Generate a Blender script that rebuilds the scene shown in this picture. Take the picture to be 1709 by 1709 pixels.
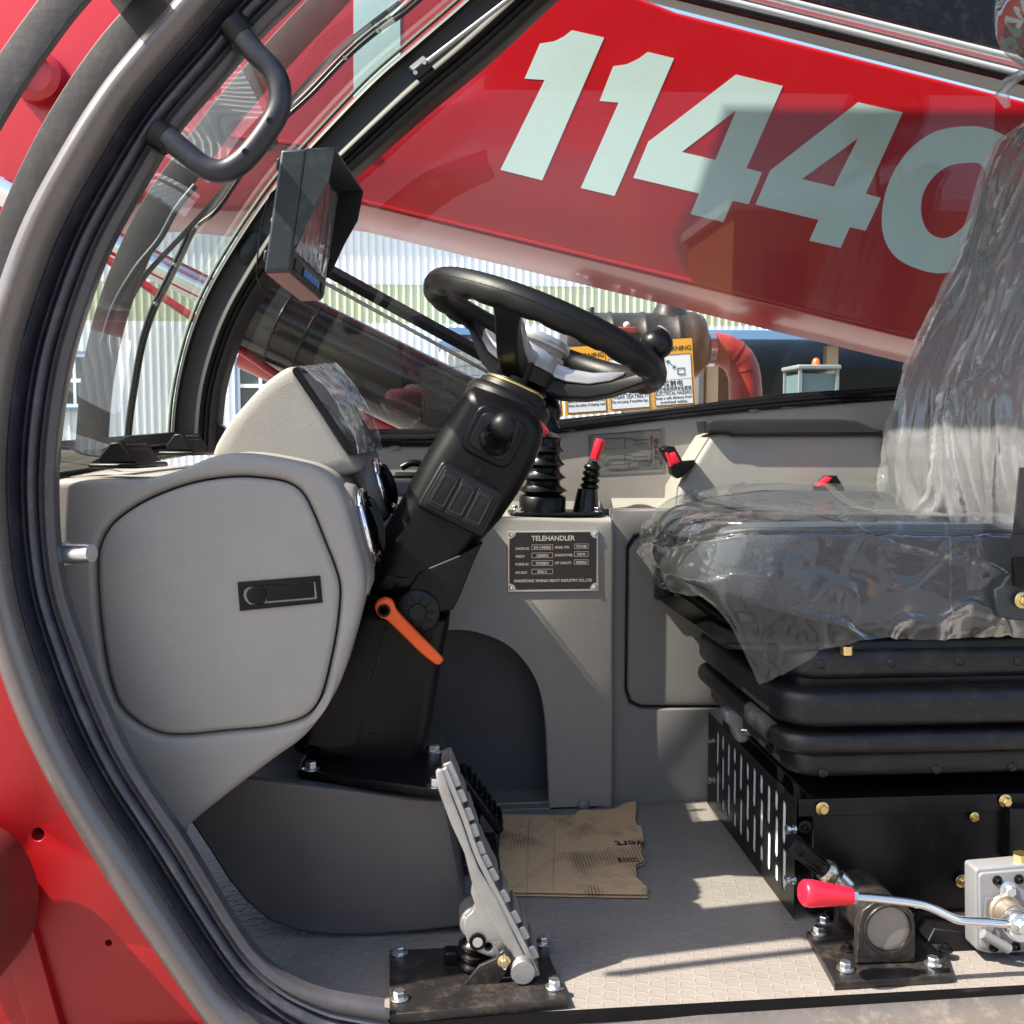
import bpy, bmesh, math, random
from mathutils import Vector, Matrix, noise
random.seed(7)
for o in list(bpy.data.objects): bpy.data.objects.remove(o)
SC = bpy.context.scene
COL = SC.collection
R = math.radians
# ---------------------------------------------------------------- camera
F = 1700.0; YAW = R(4.4); PITCH = R(4.3); EYE = Vector((0, 0, 0.65))
cam_d = bpy.data.cameras.new('camera'); cam = bpy.data.objects.new('camera', cam_d); COL.objects.link(cam)
cam.location = EYE; cam.rotation_euler = (R(90) - PITCH, 0, -YAW)
cam_d.sensor_width = 36; cam_d.lens = 36 * F / 1709; cam_d.clip_start = 0.05; cam_d.clip_end = 500
SC.camera = cam
RM = cam.rotation_euler.to_matrix()
# ---------------------------------------------------------------- light
SUN = Vector((-4.0, -1.0, 5.0)).normalized()
W = bpy.data.worlds.new('World'); SC.world = W; W.use_nodes = True
wn = W.node_tree; bg = wn.nodes['Background']
sky = wn.nodes.new('ShaderNodeTexSky'); sky.sky_type = 'NISHITA'; sky.sun_disc = False
sky.sun_elevation = math.asin(SUN.z); sky.sun_rotation = math.atan2(SUN.x, SUN.y)
sky.air_density = 1.2; sky.dust_density = 2.5
wn.links.new(sky.outputs[0], bg.inputs[0]); bg.inputs[1].default_value = 0.115
sd = bpy.data.lights.new('sun', 'SUN'); so = bpy.data.objects.new('sun', sd); COL.objects.link(so)
sd.energy = 5.0; sd.angle = R(0.5); sd.color = (1.0, 0.90, 0.77)
so.rotation_euler = SUN.to_track_quat('Z', 'Y').to_euler(); so.location = SUN * 20
SC.view_settings.view_transform = 'Standard'; SC.view_settings.look = 'None'
SC.view_settings.exposure = 1.5; SC.view_settings.gamma = 1
SC.cycles.max_bounces = 10; SC.cycles.transparent_max_bounces = 24; SC.cycles.caustics_reflective = False

# ---------------------------------------------------------------- pixel helpers (photo pixels -> points at a known depth)
def ray(px, py):
    return RM @ Vector(((px - 854.5) / F, (854.5 - py) / F, -1.0))
def P(px, py, Y):
    d = ray(px, py); return EYE + d * (Y / d.y)
def PZ(px, py, z):
    d = ray(px, py); return EYE + d * ((z - EYE.z) / d.z)
def PX(px, py, x):
    d = ray(px, py); return EYE + d * (x / d.x)
def XZ(pts, Y):
    return [(lambda q: (q.x, q.z))(P(a, b, Y)) for a, b in pts]

# ---------------------------------------------------------------- materials
def mat(name, col, rough=0.5, metal=0.0, bump=(), var=0.0, coat=0.0, spec=0.5, rvar=0.0, vs=6.0, dust=None, alpha=1):
    m = bpy.data.materials.new(name); m.use_nodes = True
    nt = m.node_tree; b = nt.nodes['Principled BSDF']; L = nt.links.new
    b.inputs['Base Color'].default_value = (*col, 1); b.inputs['Roughness'].default_value = rough
    b.inputs['Metallic'].default_value = metal; b.inputs['Coat Weight'].default_value = coat
    b.inputs['Coat Roughness'].default_value = 0.08
    b.inputs['Specular IOR Level'].default_value = spec
    tc = nt.nodes.new('ShaderNodeTexCoord')
    colsock = None
    if var or rvar:
        n = nt.nodes.new('ShaderNodeTexNoise'); n.inputs['Scale'].default_value = vs; n.inputs['Detail'].default_value = 6; n.inputs['Roughness'].default_value = 0.65
        L(tc.outputs['Object'], n.inputs['Vector'])
    if var:
        mx = nt.nodes.new('ShaderNodeMix'); mx.data_type = 'RGBA'
        mx.inputs[6].default_value = (*[c * (1 - var) for c in col], 1); mx.inputs[7].default_value = (*[min(1, c * (1 + var)) for c in col], 1)
        L(n.outputs['Fac'], mx.inputs[0]); colsock = mx.outputs[2]
    if dust:   # (colour, amount, scale): light dust specks and film
        n2 = nt.nodes.new('ShaderNodeTexNoise'); n2.inputs['Scale'].default_value = dust[2]; n2.inputs['Detail'].default_value = 8; n2.inputs['Roughness'].default_value = 0.8
        L(tc.outputs['Object'], n2.inputs['Vector'])
        cr = nt.nodes.new('ShaderNodeMapRange'); cr.inputs[1].default_value = 0.5; cr.inputs[2].default_value = 0.75; cr.inputs[4].default_value = dust[1]
        L(n2.outputs['Fac'], cr.inputs[0])
        mx2 = nt.nodes.new('ShaderNodeMix'); mx2.data_type = 'RGBA'; mx2.inputs[7].default_value = (*dust[0], 1)
        L(cr.outputs[0], mx2.inputs[0])
        if colsock: L(colsock, mx2.inputs[6])
        else: mx2.inputs[6].default_value = (*col, 1)
        colsock = mx2.outputs[2]
    if colsock: L(colsock, b.inputs['Base Color'])
    if rvar:
        mr = nt.nodes.new('ShaderNodeMapRange'); mr.inputs[1].default_value = 0.3; mr.inputs[2].default_value = 0.7
        mr.inputs[3].default_value = max(0, rough - rvar); mr.inputs[4].default_value = min(1, rough + rvar)
        L(n.outputs['Fac'], mr.inputs[0]); L(mr.outputs[0], b.inputs['Roughness'])
    prev = None
    for kind, sc, st, dist in bump:
        if kind == 'n':
            t = nt.nodes.new('ShaderNodeTexNoise'); t.inputs['Scale'].default_value = sc; t.inputs['Detail'].default_value = 5; out = t.outputs['Fac']
            L(tc.outputs['Object'], t.inputs['Vector'])
        elif kind == 'v':
            t = nt.nodes.new('ShaderNodeTexVoronoi'); t.feature = 'DISTANCE_TO_EDGE'; t.inputs['Scale'].default_value = sc; out = t.outputs['Distance']
            L(tc.outputs['Object'], t.inputs['Vector'])
        elif kind == 'w':   # woven / crumpled streaks
            mp = nt.nodes.new('ShaderNodeMapping'); mp.inputs['Scale'].default_value = (0.5, 0.7, 2.4); mp.inputs['Rotation'].default_value = (0.3, 0.6, 0)
            L(tc.outputs['Object'], mp.inputs['Vector'])
            t = nt.nodes.new('ShaderNodeTexNoise'); t.noise_type = 'RIDGED_MULTIFRACTAL'; t.inputs['Scale'].default_value = sc; t.inputs['Detail'].default_value = 3; t.inputs['Distortion'].default_value = 0.6
            L(mp.outputs[0], t.inputs['Vector']); out = t.outputs['Fac']
        bp = nt.nodes.new('ShaderNodeBump'); bp.inputs['Strength'].default_value = st; bp.inputs['Distance'].default_value = dist
        L(out, bp.inputs['Height'])
        if prev: L(prev, bp.inputs['Normal'])
        prev = bp.outputs[0]
    if prev: L(prev, b.inputs['Normal'])
    return m

def glass_mat(name, tint, refl=1.0, dirt=0.05, dirt_scale=3.0, dirtcol=(0.75, 0.75, 0.7)):
    m = bpy.data.materials.new(name); m.use_nodes = True; nt = m.node_tree; L = nt.links.new
    nt.nodes.remove(nt.nodes['Principled BSDF']); out = nt.nodes['Material Output']
    tr = nt.nodes.new('ShaderNodeBsdfTransparent'); tr.inputs[0].default_value = (*tint, 1)
    gl = nt.nodes.new('ShaderNodeBsdfGlossy'); gl.inputs['Roughness'].default_value = 0.0
    fr = nt.nodes.new('ShaderNodeFresnel'); fr.inputs[0].default_value = 1.52
    mu = nt.nodes.new('ShaderNodeMath'); mu.operation = 'MULTIPLY'; mu.inputs[1].default_value = refl; mu.use_clamp = True
    L(fr.outputs[0], mu.inputs[0])
    mx = nt.nodes.new('ShaderNodeMixShader'); L(mu.outputs[0], mx.inputs[0]); L(tr.outputs[0], mx.inputs[1]); L(gl.outputs[0], mx.inputs[2])
    df = nt.nodes.new('ShaderNodeBsdfDiffuse'); df.inputs[0].default_value = (*dirtcol, 1)
    tc = nt.nodes.new('ShaderNodeTexCoord'); n = nt.nodes.new('ShaderNodeTexNoise'); n.inputs['Scale'].default_value = dirt_scale; n.inputs['Detail'].default_value = 9; n.inputs['Roughness'].default_value = 0.72
    mp = nt.nodes.new('ShaderNodeMapping'); mp.inputs['Scale'].default_value = (1, 1, 0.35); L(tc.outputs['Object'], mp.inputs[0]); L(mp.outputs[0], n.inputs['Vector'])
    mr = nt.nodes.new('ShaderNodeMapRange'); mr.inputs[1].default_value = 0.35; mr.inputs[2].default_value = 0.75; mr.inputs[3].default_value = dirt * 0.3; mr.inputs[4].default_value = dirt * 2
    L(n.outputs['Fac'], mr.inputs[0])
    n3 = nt.nodes.new('ShaderNodeTexNoise'); n3.inputs['Scale'].default_value = 260; n3.inputs['Detail'].default_value = 1; L(tc.outputs['Object'], n3.inputs['Vector'])
    m3 = nt.nodes.new('ShaderNodeMapRange'); m3.inputs[1].default_value = 0.76; m3.inputs[2].default_value = 0.8; m3.inputs[4].default_value = min(1, dirt * 5); L(n3.outputs['Fac'], m3.inputs[0])
    ad = nt.nodes.new('ShaderNodeMath'); ad.operation = 'ADD'; ad.use_clamp = True; L(mr.outputs[0], ad.inputs[0]); L(m3.outputs[0], ad.inputs[1])
    m2 = nt.nodes.new('ShaderNodeMixShader'); L(ad.outputs[0], m2.inputs[0]); L(mx.outputs[0], m2.inputs[1]); L(df.outputs[0], m2.inputs[2])
    L(m2.outputs[0], out.inputs[0]); return m

def film_mat(name, haze=0.1, tint=(0.96, 0.98, 0.98), sc=30, st=0.85, refl=1.15, rough=0.08):
    m = bpy.data.materials.new(name); m.use_nodes = True; nt = m.node_tree; L = nt.links.new
    nt.nodes.remove(nt.nodes['Principled BSDF']); out = nt.nodes['Material Output']
    tc = nt.nodes.new('ShaderNodeTexCoord')
    def ridged(scale, scl, rot, d=0.8):
        mp = nt.nodes.new('ShaderNodeMapping'); mp.inputs['Scale'].default_value = scl; mp.inputs['Rotation'].default_value = rot
        t = nt.nodes.new('ShaderNodeTexNoise'); t.noise_type = 'RIDGED_MULTIFRACTAL'; t.inputs['Scale'].default_value = scale; t.inputs['Detail'].default_value = 2; t.inputs['Distortion'].default_value = d
        L(tc.outputs['Object'], mp.inputs[0]); L(mp.outputs[0], t.inputs['Vector']); return t.outputs['Fac']
    r1 = ridged(sc, (0.35, 0.8, 1.4), (0.2, 0.7, 0.1)); r2 = ridged(sc * 1.7, (1.3, 1.0, 0.3), (0.4, -0.35, 0.3))
    ad = nt.nodes.new('ShaderNodeMath'); ad.operation = 'MULTIPLY_ADD'; L(r2, ad.inputs[0]); ad.inputs[1].default_value = 0.6; L(r1, ad.inputs[2])
    bp = nt.nodes.new('ShaderNodeBump'); bp.inputs['Strength'].default_value = st; bp.inputs['Distance'].default_value = 0.004; L(ad.outputs[0], bp.inputs['Height'])
    tr = nt.nodes.new('ShaderNodeBsdfTransparent'); tr.inputs[0].default_value = (*tint, 1)
    gl = nt.nodes.new('ShaderNodeBsdfGlossy'); gl.inputs['Roughness'].default_value = rough; L(bp.outputs[0], gl.inputs['Normal'])
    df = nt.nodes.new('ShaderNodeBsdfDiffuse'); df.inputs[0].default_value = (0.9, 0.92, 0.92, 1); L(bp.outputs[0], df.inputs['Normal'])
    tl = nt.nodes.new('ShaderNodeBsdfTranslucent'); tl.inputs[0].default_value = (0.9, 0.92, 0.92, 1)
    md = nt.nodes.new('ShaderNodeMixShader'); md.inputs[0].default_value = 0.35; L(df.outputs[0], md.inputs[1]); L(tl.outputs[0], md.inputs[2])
    fr = nt.nodes.new('ShaderNodeFresnel'); fr.inputs[0].default_value = 1.45; L(bp.outputs[0], fr.inputs['Normal'])
    g = nt.nodes.new('ShaderNodeMath'); g.operation = 'MULTIPLY'; g.use_clamp = True; g.inputs[1].default_value = refl; L(fr.outputs[0], g.inputs[0])
    gm = nt.nodes.new('ShaderNodeMath'); gm.operation = 'MINIMUM'; gm.inputs[1].default_value = 0.32; L(g.outputs[0], gm.inputs[0])
    # streak highlights painted in: crease ridges get whiter haze
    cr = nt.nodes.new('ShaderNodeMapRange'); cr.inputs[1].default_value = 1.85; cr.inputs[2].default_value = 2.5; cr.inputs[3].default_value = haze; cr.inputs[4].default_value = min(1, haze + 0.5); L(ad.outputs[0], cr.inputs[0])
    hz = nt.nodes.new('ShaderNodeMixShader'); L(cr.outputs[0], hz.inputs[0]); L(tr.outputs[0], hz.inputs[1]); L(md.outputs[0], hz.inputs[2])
    mx = nt.nodes.new('ShaderNodeMixShader'); L(gm.outputs[0], mx.inputs[0]); L(hz.outputs[0], mx.inputs[1]); L(gl.outputs[0], mx.inputs[2])
    L(mx.outputs[0], out.inputs[0]); return m

LEATH = [('n', 300, 0.22, 0.0010), ('v', 300, 0.25, 0.0008), ('n', 25, 0.10, 0.003)]
M = dict(
 vinyl=mat('grey_vinyl', (0.272, 0.254, 0.236), 0.5, bump=LEATH, var=0.06, dust=((0.42, 0.40, 0.37), 0.22, 9), rvar=0.06, spec=0.4),
 vinyl_smooth=mat('grey_vinyl_smooth', (0.18, 0.172, 0.168), 0.5, bump=[('n', 180, 0.12, 0.0008)], var=0.06, vs=9),
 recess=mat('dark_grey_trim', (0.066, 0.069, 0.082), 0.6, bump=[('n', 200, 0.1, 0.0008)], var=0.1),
 frame=mat('charcoal_frame_paint', (0.15, 0.135, 0.132), 0.28, 0.4, bump=[('n', 90, 0.08, 0.001)], var=0.1, rvar=0.06, vs=10, dust=((0.34, 0.31, 0.27), 0.12, 30)),
 lip=mat('dark_frame_lip', (0.065, 0.063, 0.072), 0.3, 0.2, bump=[('n', 80, 0.12, 0.001)], var=0.2, rvar=0.08, vs=14, dust=((0.25, 0.23, 0.22), 0.12, 30)),
 satin=mat('satin_black', (0.012, 0.012, 0.013), 0.55, bump=[('n', 300, 0.1, 0.0006)]),
 seal=mat('door_seal_rubber', (0.036, 0.038, 0.052), 0.36, bump=[('n', 60, 0.2, 0.0015)], var=0.3, rvar=0.12, vs=12, dust=((0.3, 0.28, 0.26), 0.22, 30)),
 sill=mat('worn_sill_paint', (0.13, 0.115, 0.105), 0.42, 0.2, bump=[('n', 60, 0.2, 0.0015)], var=0.25, rvar=0.12, vs=18, dust=((0.42, 0.36, 0.3), 0.5, 30)),
 black=mat('black_plastic', (0.004, 0.004, 0.0045), 0.36, spec=0.22, bump=[('n', 900, 0.25, 0.0004)], var=0.2, rvar=0.05),
 blacktex=mat('grained_black_plastic', (0.006, 0.006, 0.007), 0.40, spec=0.3, bump=[('v', 700, 0.35, 0.0006)], rvar=0.05),
 blacksteel=mat('black_powder_coat', (0.004, 0.004, 0.005), 0.36, 0.0, spec=0.3, bump=[('n', 400, 0.12, 0.0006)], var=0.2, rvar=0.1, dust=((0.2, 0.17, 0.13), 0.05, 40)),
 platesteel=mat('dirty_black_plate', (0.014, 0.013, 0.013), 0.35, bump=[('n', 200, 0.3, 0.0012)], var=0.4, rvar=0.15, vs=25, dust=((0.22, 0.16, 0.11), 0.3, 44)),
 rubber=mat('black_rubber', (0.004, 0.004, 0.005), 0.3, spec=0.3, bump=[('n', 120, 0.1, 0.001)], rvar=0.08),
 bellows=mat('suspension_rubber', (0.009, 0.0095, 0.012), 0.4, spec=0.35, bump=[('n', 90, 0.12, 0.001)], var=0.15, rvar=0.08, dust=((0.12, 0.11, 0.1), 0.2, 30)),
 red=mat('red_paint', (0.45, 0.002, 0.010), 0.3, coat=0.25, bump=[('n', 30, 0.04, 0.002)], var=0.08, vs=5, dust=((0.5, 0.10, 0.09), 0.10, 14)),
 redchassis=mat('red_chassis_paint', (0.33, 0.0015, 0.005), 0.42, coat=0.12, bump=[('n', 90, 0.12, 0.0012)], var=0.08, vs=7, dust=((0.38, 0.03, 0.03), 0.15, 22)),
 redhose=mat('dusty_red_pipe', (0.28, 0.02, 0.022), 0.45, var=0.2, vs=20, dust=((0.38, 0.2, 0.18), 0.5, 25)),
 white=mat('white_lettering', (0.62, 0.84, 0.86), 0.35, var=0.03, vs=10, dust=((0.5, 0.5, 0.45), 0.2, 20)),
 silver=mat('satin_silver', (0.42, 0.42, 0.44), 0.32, 0.6, bump=[('n', 900, 0.1, 0.0003)]),
 alu=mat('cast_aluminium', (0.40, 0.40, 0.395), 0.45, 0.85, bump=[('n', 350, 0.4, 0.001)], var=0.22, rvar=0.1, vs=30),
 chrome=mat('chrome', (0.85, 0.86, 0.88), 0.06, 1.0, bump=[('n', 60, 0.05, 0.001)]),
 zinc=mat('zinc_plated_steel', (0.66, 0.68, 0.7), 0.24, 0.95, bump=[('n', 300, 0.2, 0.0005)], var=0.2, vs=60),
 brass=mat('yellow_zinc_steel', (0.72, 0.56, 0.25), 0.26, 0.95, bump=[('n', 300, 0.2, 0.0005)], var=0.2, vs=60),
 orange=mat('orange_plastic', (0.95, 0.12, 0.015), 0.35, spec=0.5),
 redplastic=mat('red_plastic', (0.80, 0.012, 0.035), 0.3),
 yellow=mat('yellow_plastic', (0.85, 0.42, 0.03), 0.4),
 screen=mat('dark_screen', (0.01, 0.011, 0.014), 0.08, coat=0.5),
 blue=mat('blue_button_print', (0.05, 0.2, 0.62), 0.4),
 monitor=mat('monitor_casing', (0.022, 0.028, 0.034), 0.4, bump=[('n', 500, 0.15, 0.0004)], var=0.15, dust=((0.25, 0.28, 0.3), 0.15, 40)),
 card=mat('corrugated_card', (0.64, 0.42, 0.23), 0.85, bump=[('n', 150, 0.2, 0.001)], var=0.12, vs=12, dust=((0.10, 0.07, 0.045), 0.75, 10)),
 cardedge=mat('torn_card_edge', (0.30, 0.2, 0.11), 0.9, bump=[('n', 300, 0.6, 0.002)], var=0.3, vs=80),
 ink=mat('black_ink', (0.02, 0.018, 0.016), 0.7),
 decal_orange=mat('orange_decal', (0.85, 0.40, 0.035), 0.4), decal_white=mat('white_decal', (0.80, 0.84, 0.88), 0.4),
 plate_black=mat('name_plate_black', (0.013, 0.011, 0.013), 0.3, 0.2), plate_metal=mat('name_plate_aluminium', (0.62, 0.57, 0.52), 0.35, 0.85, var=0.1),
 hall_white=mat('white_cladding', (0.80, 0.82, 0.83), 0.5, var=0.05, vs=0.6), hall_green=mat('translucent_green_cladding', (0.58, 0.62, 0.44), 0.4, var=0.2, vs=1.2),
 hall_blue=mat('blue_trim', (0.12, 0.24, 0.42), 0.45, var=0.1), win_dark=mat('far_window_pane', (0.06, 0.08, 0.09), 0.12),
 shed_dark=mat('shed_interior', (0.05, 0.06, 0.065), 0.8, var=0.5, vs=0.8), timber=mat('timber_post', (0.42, 0.3, 0.18), 0.7, var=0.2),
 muffler=mat('sooty_muffler_steel', (0.035, 0.033, 0.033), 0.38, 0.55, bump=[('n', 25, 0.2, 0.004)], var=0.35, rvar=0.12, vs=14, dust=((0.17, 0.17, 0.175), 0.35, 22)),
 cylinder=mat('dusty_black_barrel', (0.014, 0.012, 0.016), 0.22, coat=0.3, bump=[('n', 20, 0.1, 0.002)], var=0.3, vs=8, dust=((0.22, 0.2, 0.2), 0.05, 30)),
 concrete=mat('yard_concrete', (0.19, 0.18, 0.168), 0.85, bump=[('n', 8, 0.3, 0.01)], var=0.2, vs=0.7),
 wall_orange=mat('orange_render', (0.62, 0.30, 0.13), 0.85, var=0.06, vs=0.5),
 guard=mat('guard_bar_paint', (0.032, 0.029, 0.029), 0.5, 0.1, bump=[('n', 120, 0.3, 0.001)], var=0.2, vs=18, dust=((0.2, 0.18, 0.17), 0.25, 40)),
 seatfab=mat('seat_fabric', (0.028, 0.031, 0.042), 0.85, bump=[('v', 420, 0.8, 0.002)], var=0.25, vs=160),
 pipe=mat('bright_pipe', (0.78, 0.84, 0.9), 0.28, 0.45), hose=mat('black_hose', (0.015, 0.015, 0.016), 0.45),
 castgrey=mat('cast_grey_valve', (0.23, 0.235, 0.25), 0.5, 0.3, bump=[('n', 400, 0.35, 0.0008)], var=0.1, vs=30),
 skin=mat('skin', (0.55, 0.33, 0.24), 0.5, var=0.05), hair=mat('black_hair', (0.012, 0.01, 0.01), 0.45, bump=[('n', 200, 0.5, 0.002)]),
 coat=mat('cream_coat', (0.75, 0.66, 0.52), 0.9, bump=[('n', 60, 0.5, 0.004)], var=0.08), pink=mat('pink_scarf', (0.8, 0.25, 0.3), 0.9),
 floor=None)
M['glass'] = glass_mat('side_glass', (0.95, 0.97, 0.96), 0.8, 0.012)
M['windglass'] = glass_mat('windscreen_glass', (0.90, 0.95, 0.92), 0.9, 0.02, 5.0)
M['clear'] = glass_mat('clear_sheet', (0.90, 0.91, 0.91), 0.3, 0.02, 8.0, (0.6, 0.6, 0.6))
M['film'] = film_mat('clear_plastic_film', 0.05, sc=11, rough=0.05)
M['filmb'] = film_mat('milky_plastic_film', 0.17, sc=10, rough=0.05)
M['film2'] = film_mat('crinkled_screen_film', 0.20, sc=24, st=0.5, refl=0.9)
def card_mat(m):      # flute shading painted in as dark lines, within dark scuffed patches
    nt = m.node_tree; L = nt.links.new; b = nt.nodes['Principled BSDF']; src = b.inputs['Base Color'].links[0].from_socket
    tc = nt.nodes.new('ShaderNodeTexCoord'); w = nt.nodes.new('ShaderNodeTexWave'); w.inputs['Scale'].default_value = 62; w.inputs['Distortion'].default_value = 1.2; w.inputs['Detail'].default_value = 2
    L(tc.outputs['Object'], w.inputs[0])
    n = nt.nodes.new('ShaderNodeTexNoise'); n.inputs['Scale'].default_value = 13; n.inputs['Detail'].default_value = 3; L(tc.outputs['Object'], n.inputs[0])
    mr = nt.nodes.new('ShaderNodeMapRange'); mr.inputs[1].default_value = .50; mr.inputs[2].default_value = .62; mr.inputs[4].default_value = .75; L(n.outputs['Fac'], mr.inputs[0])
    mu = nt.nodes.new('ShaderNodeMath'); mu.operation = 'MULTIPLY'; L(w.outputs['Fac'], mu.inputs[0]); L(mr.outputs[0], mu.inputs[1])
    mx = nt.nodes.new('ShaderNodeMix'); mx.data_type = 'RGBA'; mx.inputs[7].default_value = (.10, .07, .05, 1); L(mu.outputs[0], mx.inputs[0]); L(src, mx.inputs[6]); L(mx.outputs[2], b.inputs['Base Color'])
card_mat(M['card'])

def floor_mat():
    m = bpy.data.materials.new('scale_tread_mat'); m.use_nodes = True; nt = m.node_tree; L = nt.links.new; b = nt.nodes['Principled BSDF']
    tc = nt.nodes.new('ShaderNodeTexCoord')
    def math_(op, a, c=None, d=None):
        n = nt.nodes.new('ShaderNodeMath'); n.operation = op
        for i, v in enumerate((a, c, d)):
            if v is None: continue
            if isinstance(v, (int, float)): n.inputs[i].default_value = v
            else: L(v, n.inputs[i])
        return n.outputs[0]
    sp = nt.nodes.new('ShaderNodeSeparateXYZ'); L(tc.outputs['Object'], sp.inputs[0])
    # scales: overlapping arcs, pitch 20 mm across, 10 mm deep, rotated a little
    ca, sa = math.cos(0.35), math.sin(0.35)
    u = math_('ADD', math_('MULTIPLY', sp.outputs[0], ca / 0.021), math_('MULTIPLY', sp.outputs[1], sa / 0.021))
    v = math_('ADD', math_('MULTIPLY', sp.outputs[1], ca / 0.017), math_('MULTIPLY', sp.outputs[0], -sa / 0.017))
    def ring(off):
        vv = math_('ADD', v, float(off)); row = math_('FLOOR', vv); fv = math_('SUBTRACT', vv, row)
        uu = math_('ADD', math_('ADD', u, math_('MULTIPLY', row, 0.5)), float(off) * 0.5); fu = math_('SUBTRACT', math_('SUBTRACT', uu, math_('FLOOR', uu)), 0.5)
        # distance to arc fv = 0.9*sqrt(.25-fu^2)*2
        arc = math_('MULTIPLY', math_('SQRT', math_('MAXIMUM', math_('SUBTRACT', 0.25, math_('MULTIPLY', fu, fu)), 0.0)), 1.7)
        return math_('SUBTRACT', 1.0, math_('MULTIPLY', math_('ABSOLUTE', math_('SUBTRACT', fv, arc)), 6.0))
    r = math_('MAXIMUM', ring(0), 0.0)
    bp = nt.nodes.new('ShaderNodeBump'); bp.inputs['Strength'].default_value = 0.5; bp.inputs['Distance'].default_value = 0.0013; L(r, bp.inputs['Height'])
    L(bp.outputs[0], b.inputs['Normal'])
    n = nt.nodes.new('ShaderNodeTexNoise'); n.inputs['Scale'].default_value = 14; n.inputs['Detail'].default_value = 10; n.inputs['Roughness'].default_value = .7; L(tc.outputs['Object'], n.inputs['Vector'])
    mx = nt.nodes.new('ShaderNodeMix'); mx.data_type = 'RGBA'; mx.inputs[6].default_value = (0.15, 0.138, 0.128, 1); mx.inputs[7].default_value = (0.27, 0.245, 0.225, 1)
    L(n.outputs['Fac'], mx.inputs[0])
    m3 = nt.nodes.new('ShaderNodeMix'); m3.data_type = 'RGBA'; m3.inputs[7].default_value = (0.27, 0.25, 0.22, 1); L(mx.outputs[2], m3.inputs[6]); L(math_('MULTIPLY', r, 0.35), m3.inputs[0])
    L(m3.outputs[2], b.inputs['Base Color']); b.inputs['Roughness'].default_value = 0.5
    return m
M['floor'] = floor_mat()

# ---------------------------------------------------------------- object helpers
def empty(name, loc, label, cat, group=None, kind=None):
    o = bpy.data.objects.new(name, None); COL.objects.link(o); o.location = loc; o.empty_display_size = 0.05
    o['label'] = label; o['category'] = cat
    if group: o['group'] = group
    if kind: o['kind'] = kind
    return o
def tag(o, label=None, cat=None, group=None, kind=None):
    if label: o['label'] = label
    if cat: o['category'] = cat
    if group: o['group'] = group
    if kind: o['kind'] = kind
    return o
def origin_of(parent):
    v = Vector((0, 0, 0))
    while parent is not None:
        v = v + Vector(parent.location); parent = parent.parent
    return v
def obj(name, bm, m, parent=None, smooth=50, bevel=0, bseg=2, sub=0, loc=None, label=None):
    me = bpy.data.meshes.new(name)
    if isinstance(bm, bpy.types.Mesh): me = bm; me.name = name
    else: bm.to_mesh(me); bm.free()
    off = origin_of(parent) if parent else (Vector(loc) if loc else Vector((0, 0, 0)))
    if off.length > 0: me.transform(Matrix.Translation(-off))
    if m is not None:
        me.materials.clear()
        for x in (m if isinstance(m, (list, tuple)) else [m]): me.materials.append(x)
    if smooth:
        for p in me.polygons: p.use_smooth = True
        me.set_sharp_from_angle(angle=R(smooth))
    o = bpy.data.objects.new(name, me); COL.objects.link(o)
    if parent: o.parent = parent
    elif loc: o.location = loc
    if bevel:
        b = o.modifiers.new('bevel', 'BEVEL'); b.width = bevel; b.segments = bseg; b.limit_method = 'ANGLE'; b.angle_limit = R(35); b.harden_normals = False
    if sub:
        s = o.modifiers.new('subsurf', 'SUBSURF'); s.levels = sub; s.render_levels = sub
    if label: o['label'] = label
    return o
def inst(name, me, MW, parent=None):
    o = bpy.data.objects.new(name, me); COL.objects.link(o)
    if parent: o.parent = parent; o.matrix_local = Matrix.Translation(-origin_of(parent)) @ MW
    else: o.matrix_local = MW
    return o
def frame_m(o, z, x=None):     # matrix with local z axis along z at o
    z = Vector(z).normalized(); x = Vector(x) if x else (Vector((1, 0, 0)) if abs(z.x) < 0.9 else Vector((0, 1, 0)))
    x = (x - z * x.dot(z)).normalized(); y = z.cross(x)
    m = Matrix((x, y, z)).transposed().to_4x4(); m.translation = Vector(o); return m
BM = bmesh.new
def box(bm, c, s, Mx=None, taper=None):
    c = Vector(c); vs = []
    for dx in (-.5, .5):
        for dy in (-.5, .5):
            for dz in (-.5, .5):
                k = taper if (taper and dz > 0) else 1
                v = Vector((dx * s[0] * k, dy * s[1] * k, dz * s[2])) + c
                vs.append(bm.verts.new(Mx @ v if Mx else v))
    for f in ((0,1,3,2),(4,6,7,5),(0,4,5,1),(2,3,7,6),(0,2,6,4),(1,5,7,3)): bm.faces.new([vs[i] for i in f])
    return bm
def loft(bm, rows, cu=False, cap=False):      # rows: list of closed rings
    vr = [[bm.verts.new(p) for p in r] for r in rows]; n = len(vr[0])
    rr = range(len(vr)) if cu else range(len(vr) - 1)
    for i in rr:
        a, b = vr[i], vr[(i + 1) % len(vr)]
        for j in range(n): bm.faces.new((a[j], a[(j + 1) % n], b[(j + 1) % n], b[j]))
    if cap: bm.faces.new(list(reversed(vr[0]))); bm.faces.new(vr[-1])
    return vr
def sheet(bm, rows):                          # rows: open strips
    vr = [[bm.verts.new(p) for p in r] for r in rows]
    for i in range(len(vr) - 1):
        for j in range(len(vr[0]) - 1): bm.faces.new((vr[i][j], vr[i][j + 1], vr[i + 1][j + 1], vr[i + 1][j]))
    return vr
def lathe(bm, prof, Mx, seg=32):              # prof: (r, z)
    rows = []
    for r, z in prof:
        r = max(r, 1e-5)
        rows.append([Mx @ Vector((r * math.cos(2 * math.pi * k / seg), r * math.sin(2 * math.pi * k / seg), z)) for k in range(seg)])
    loft(bm, rows, cap=True); return bm
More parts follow.
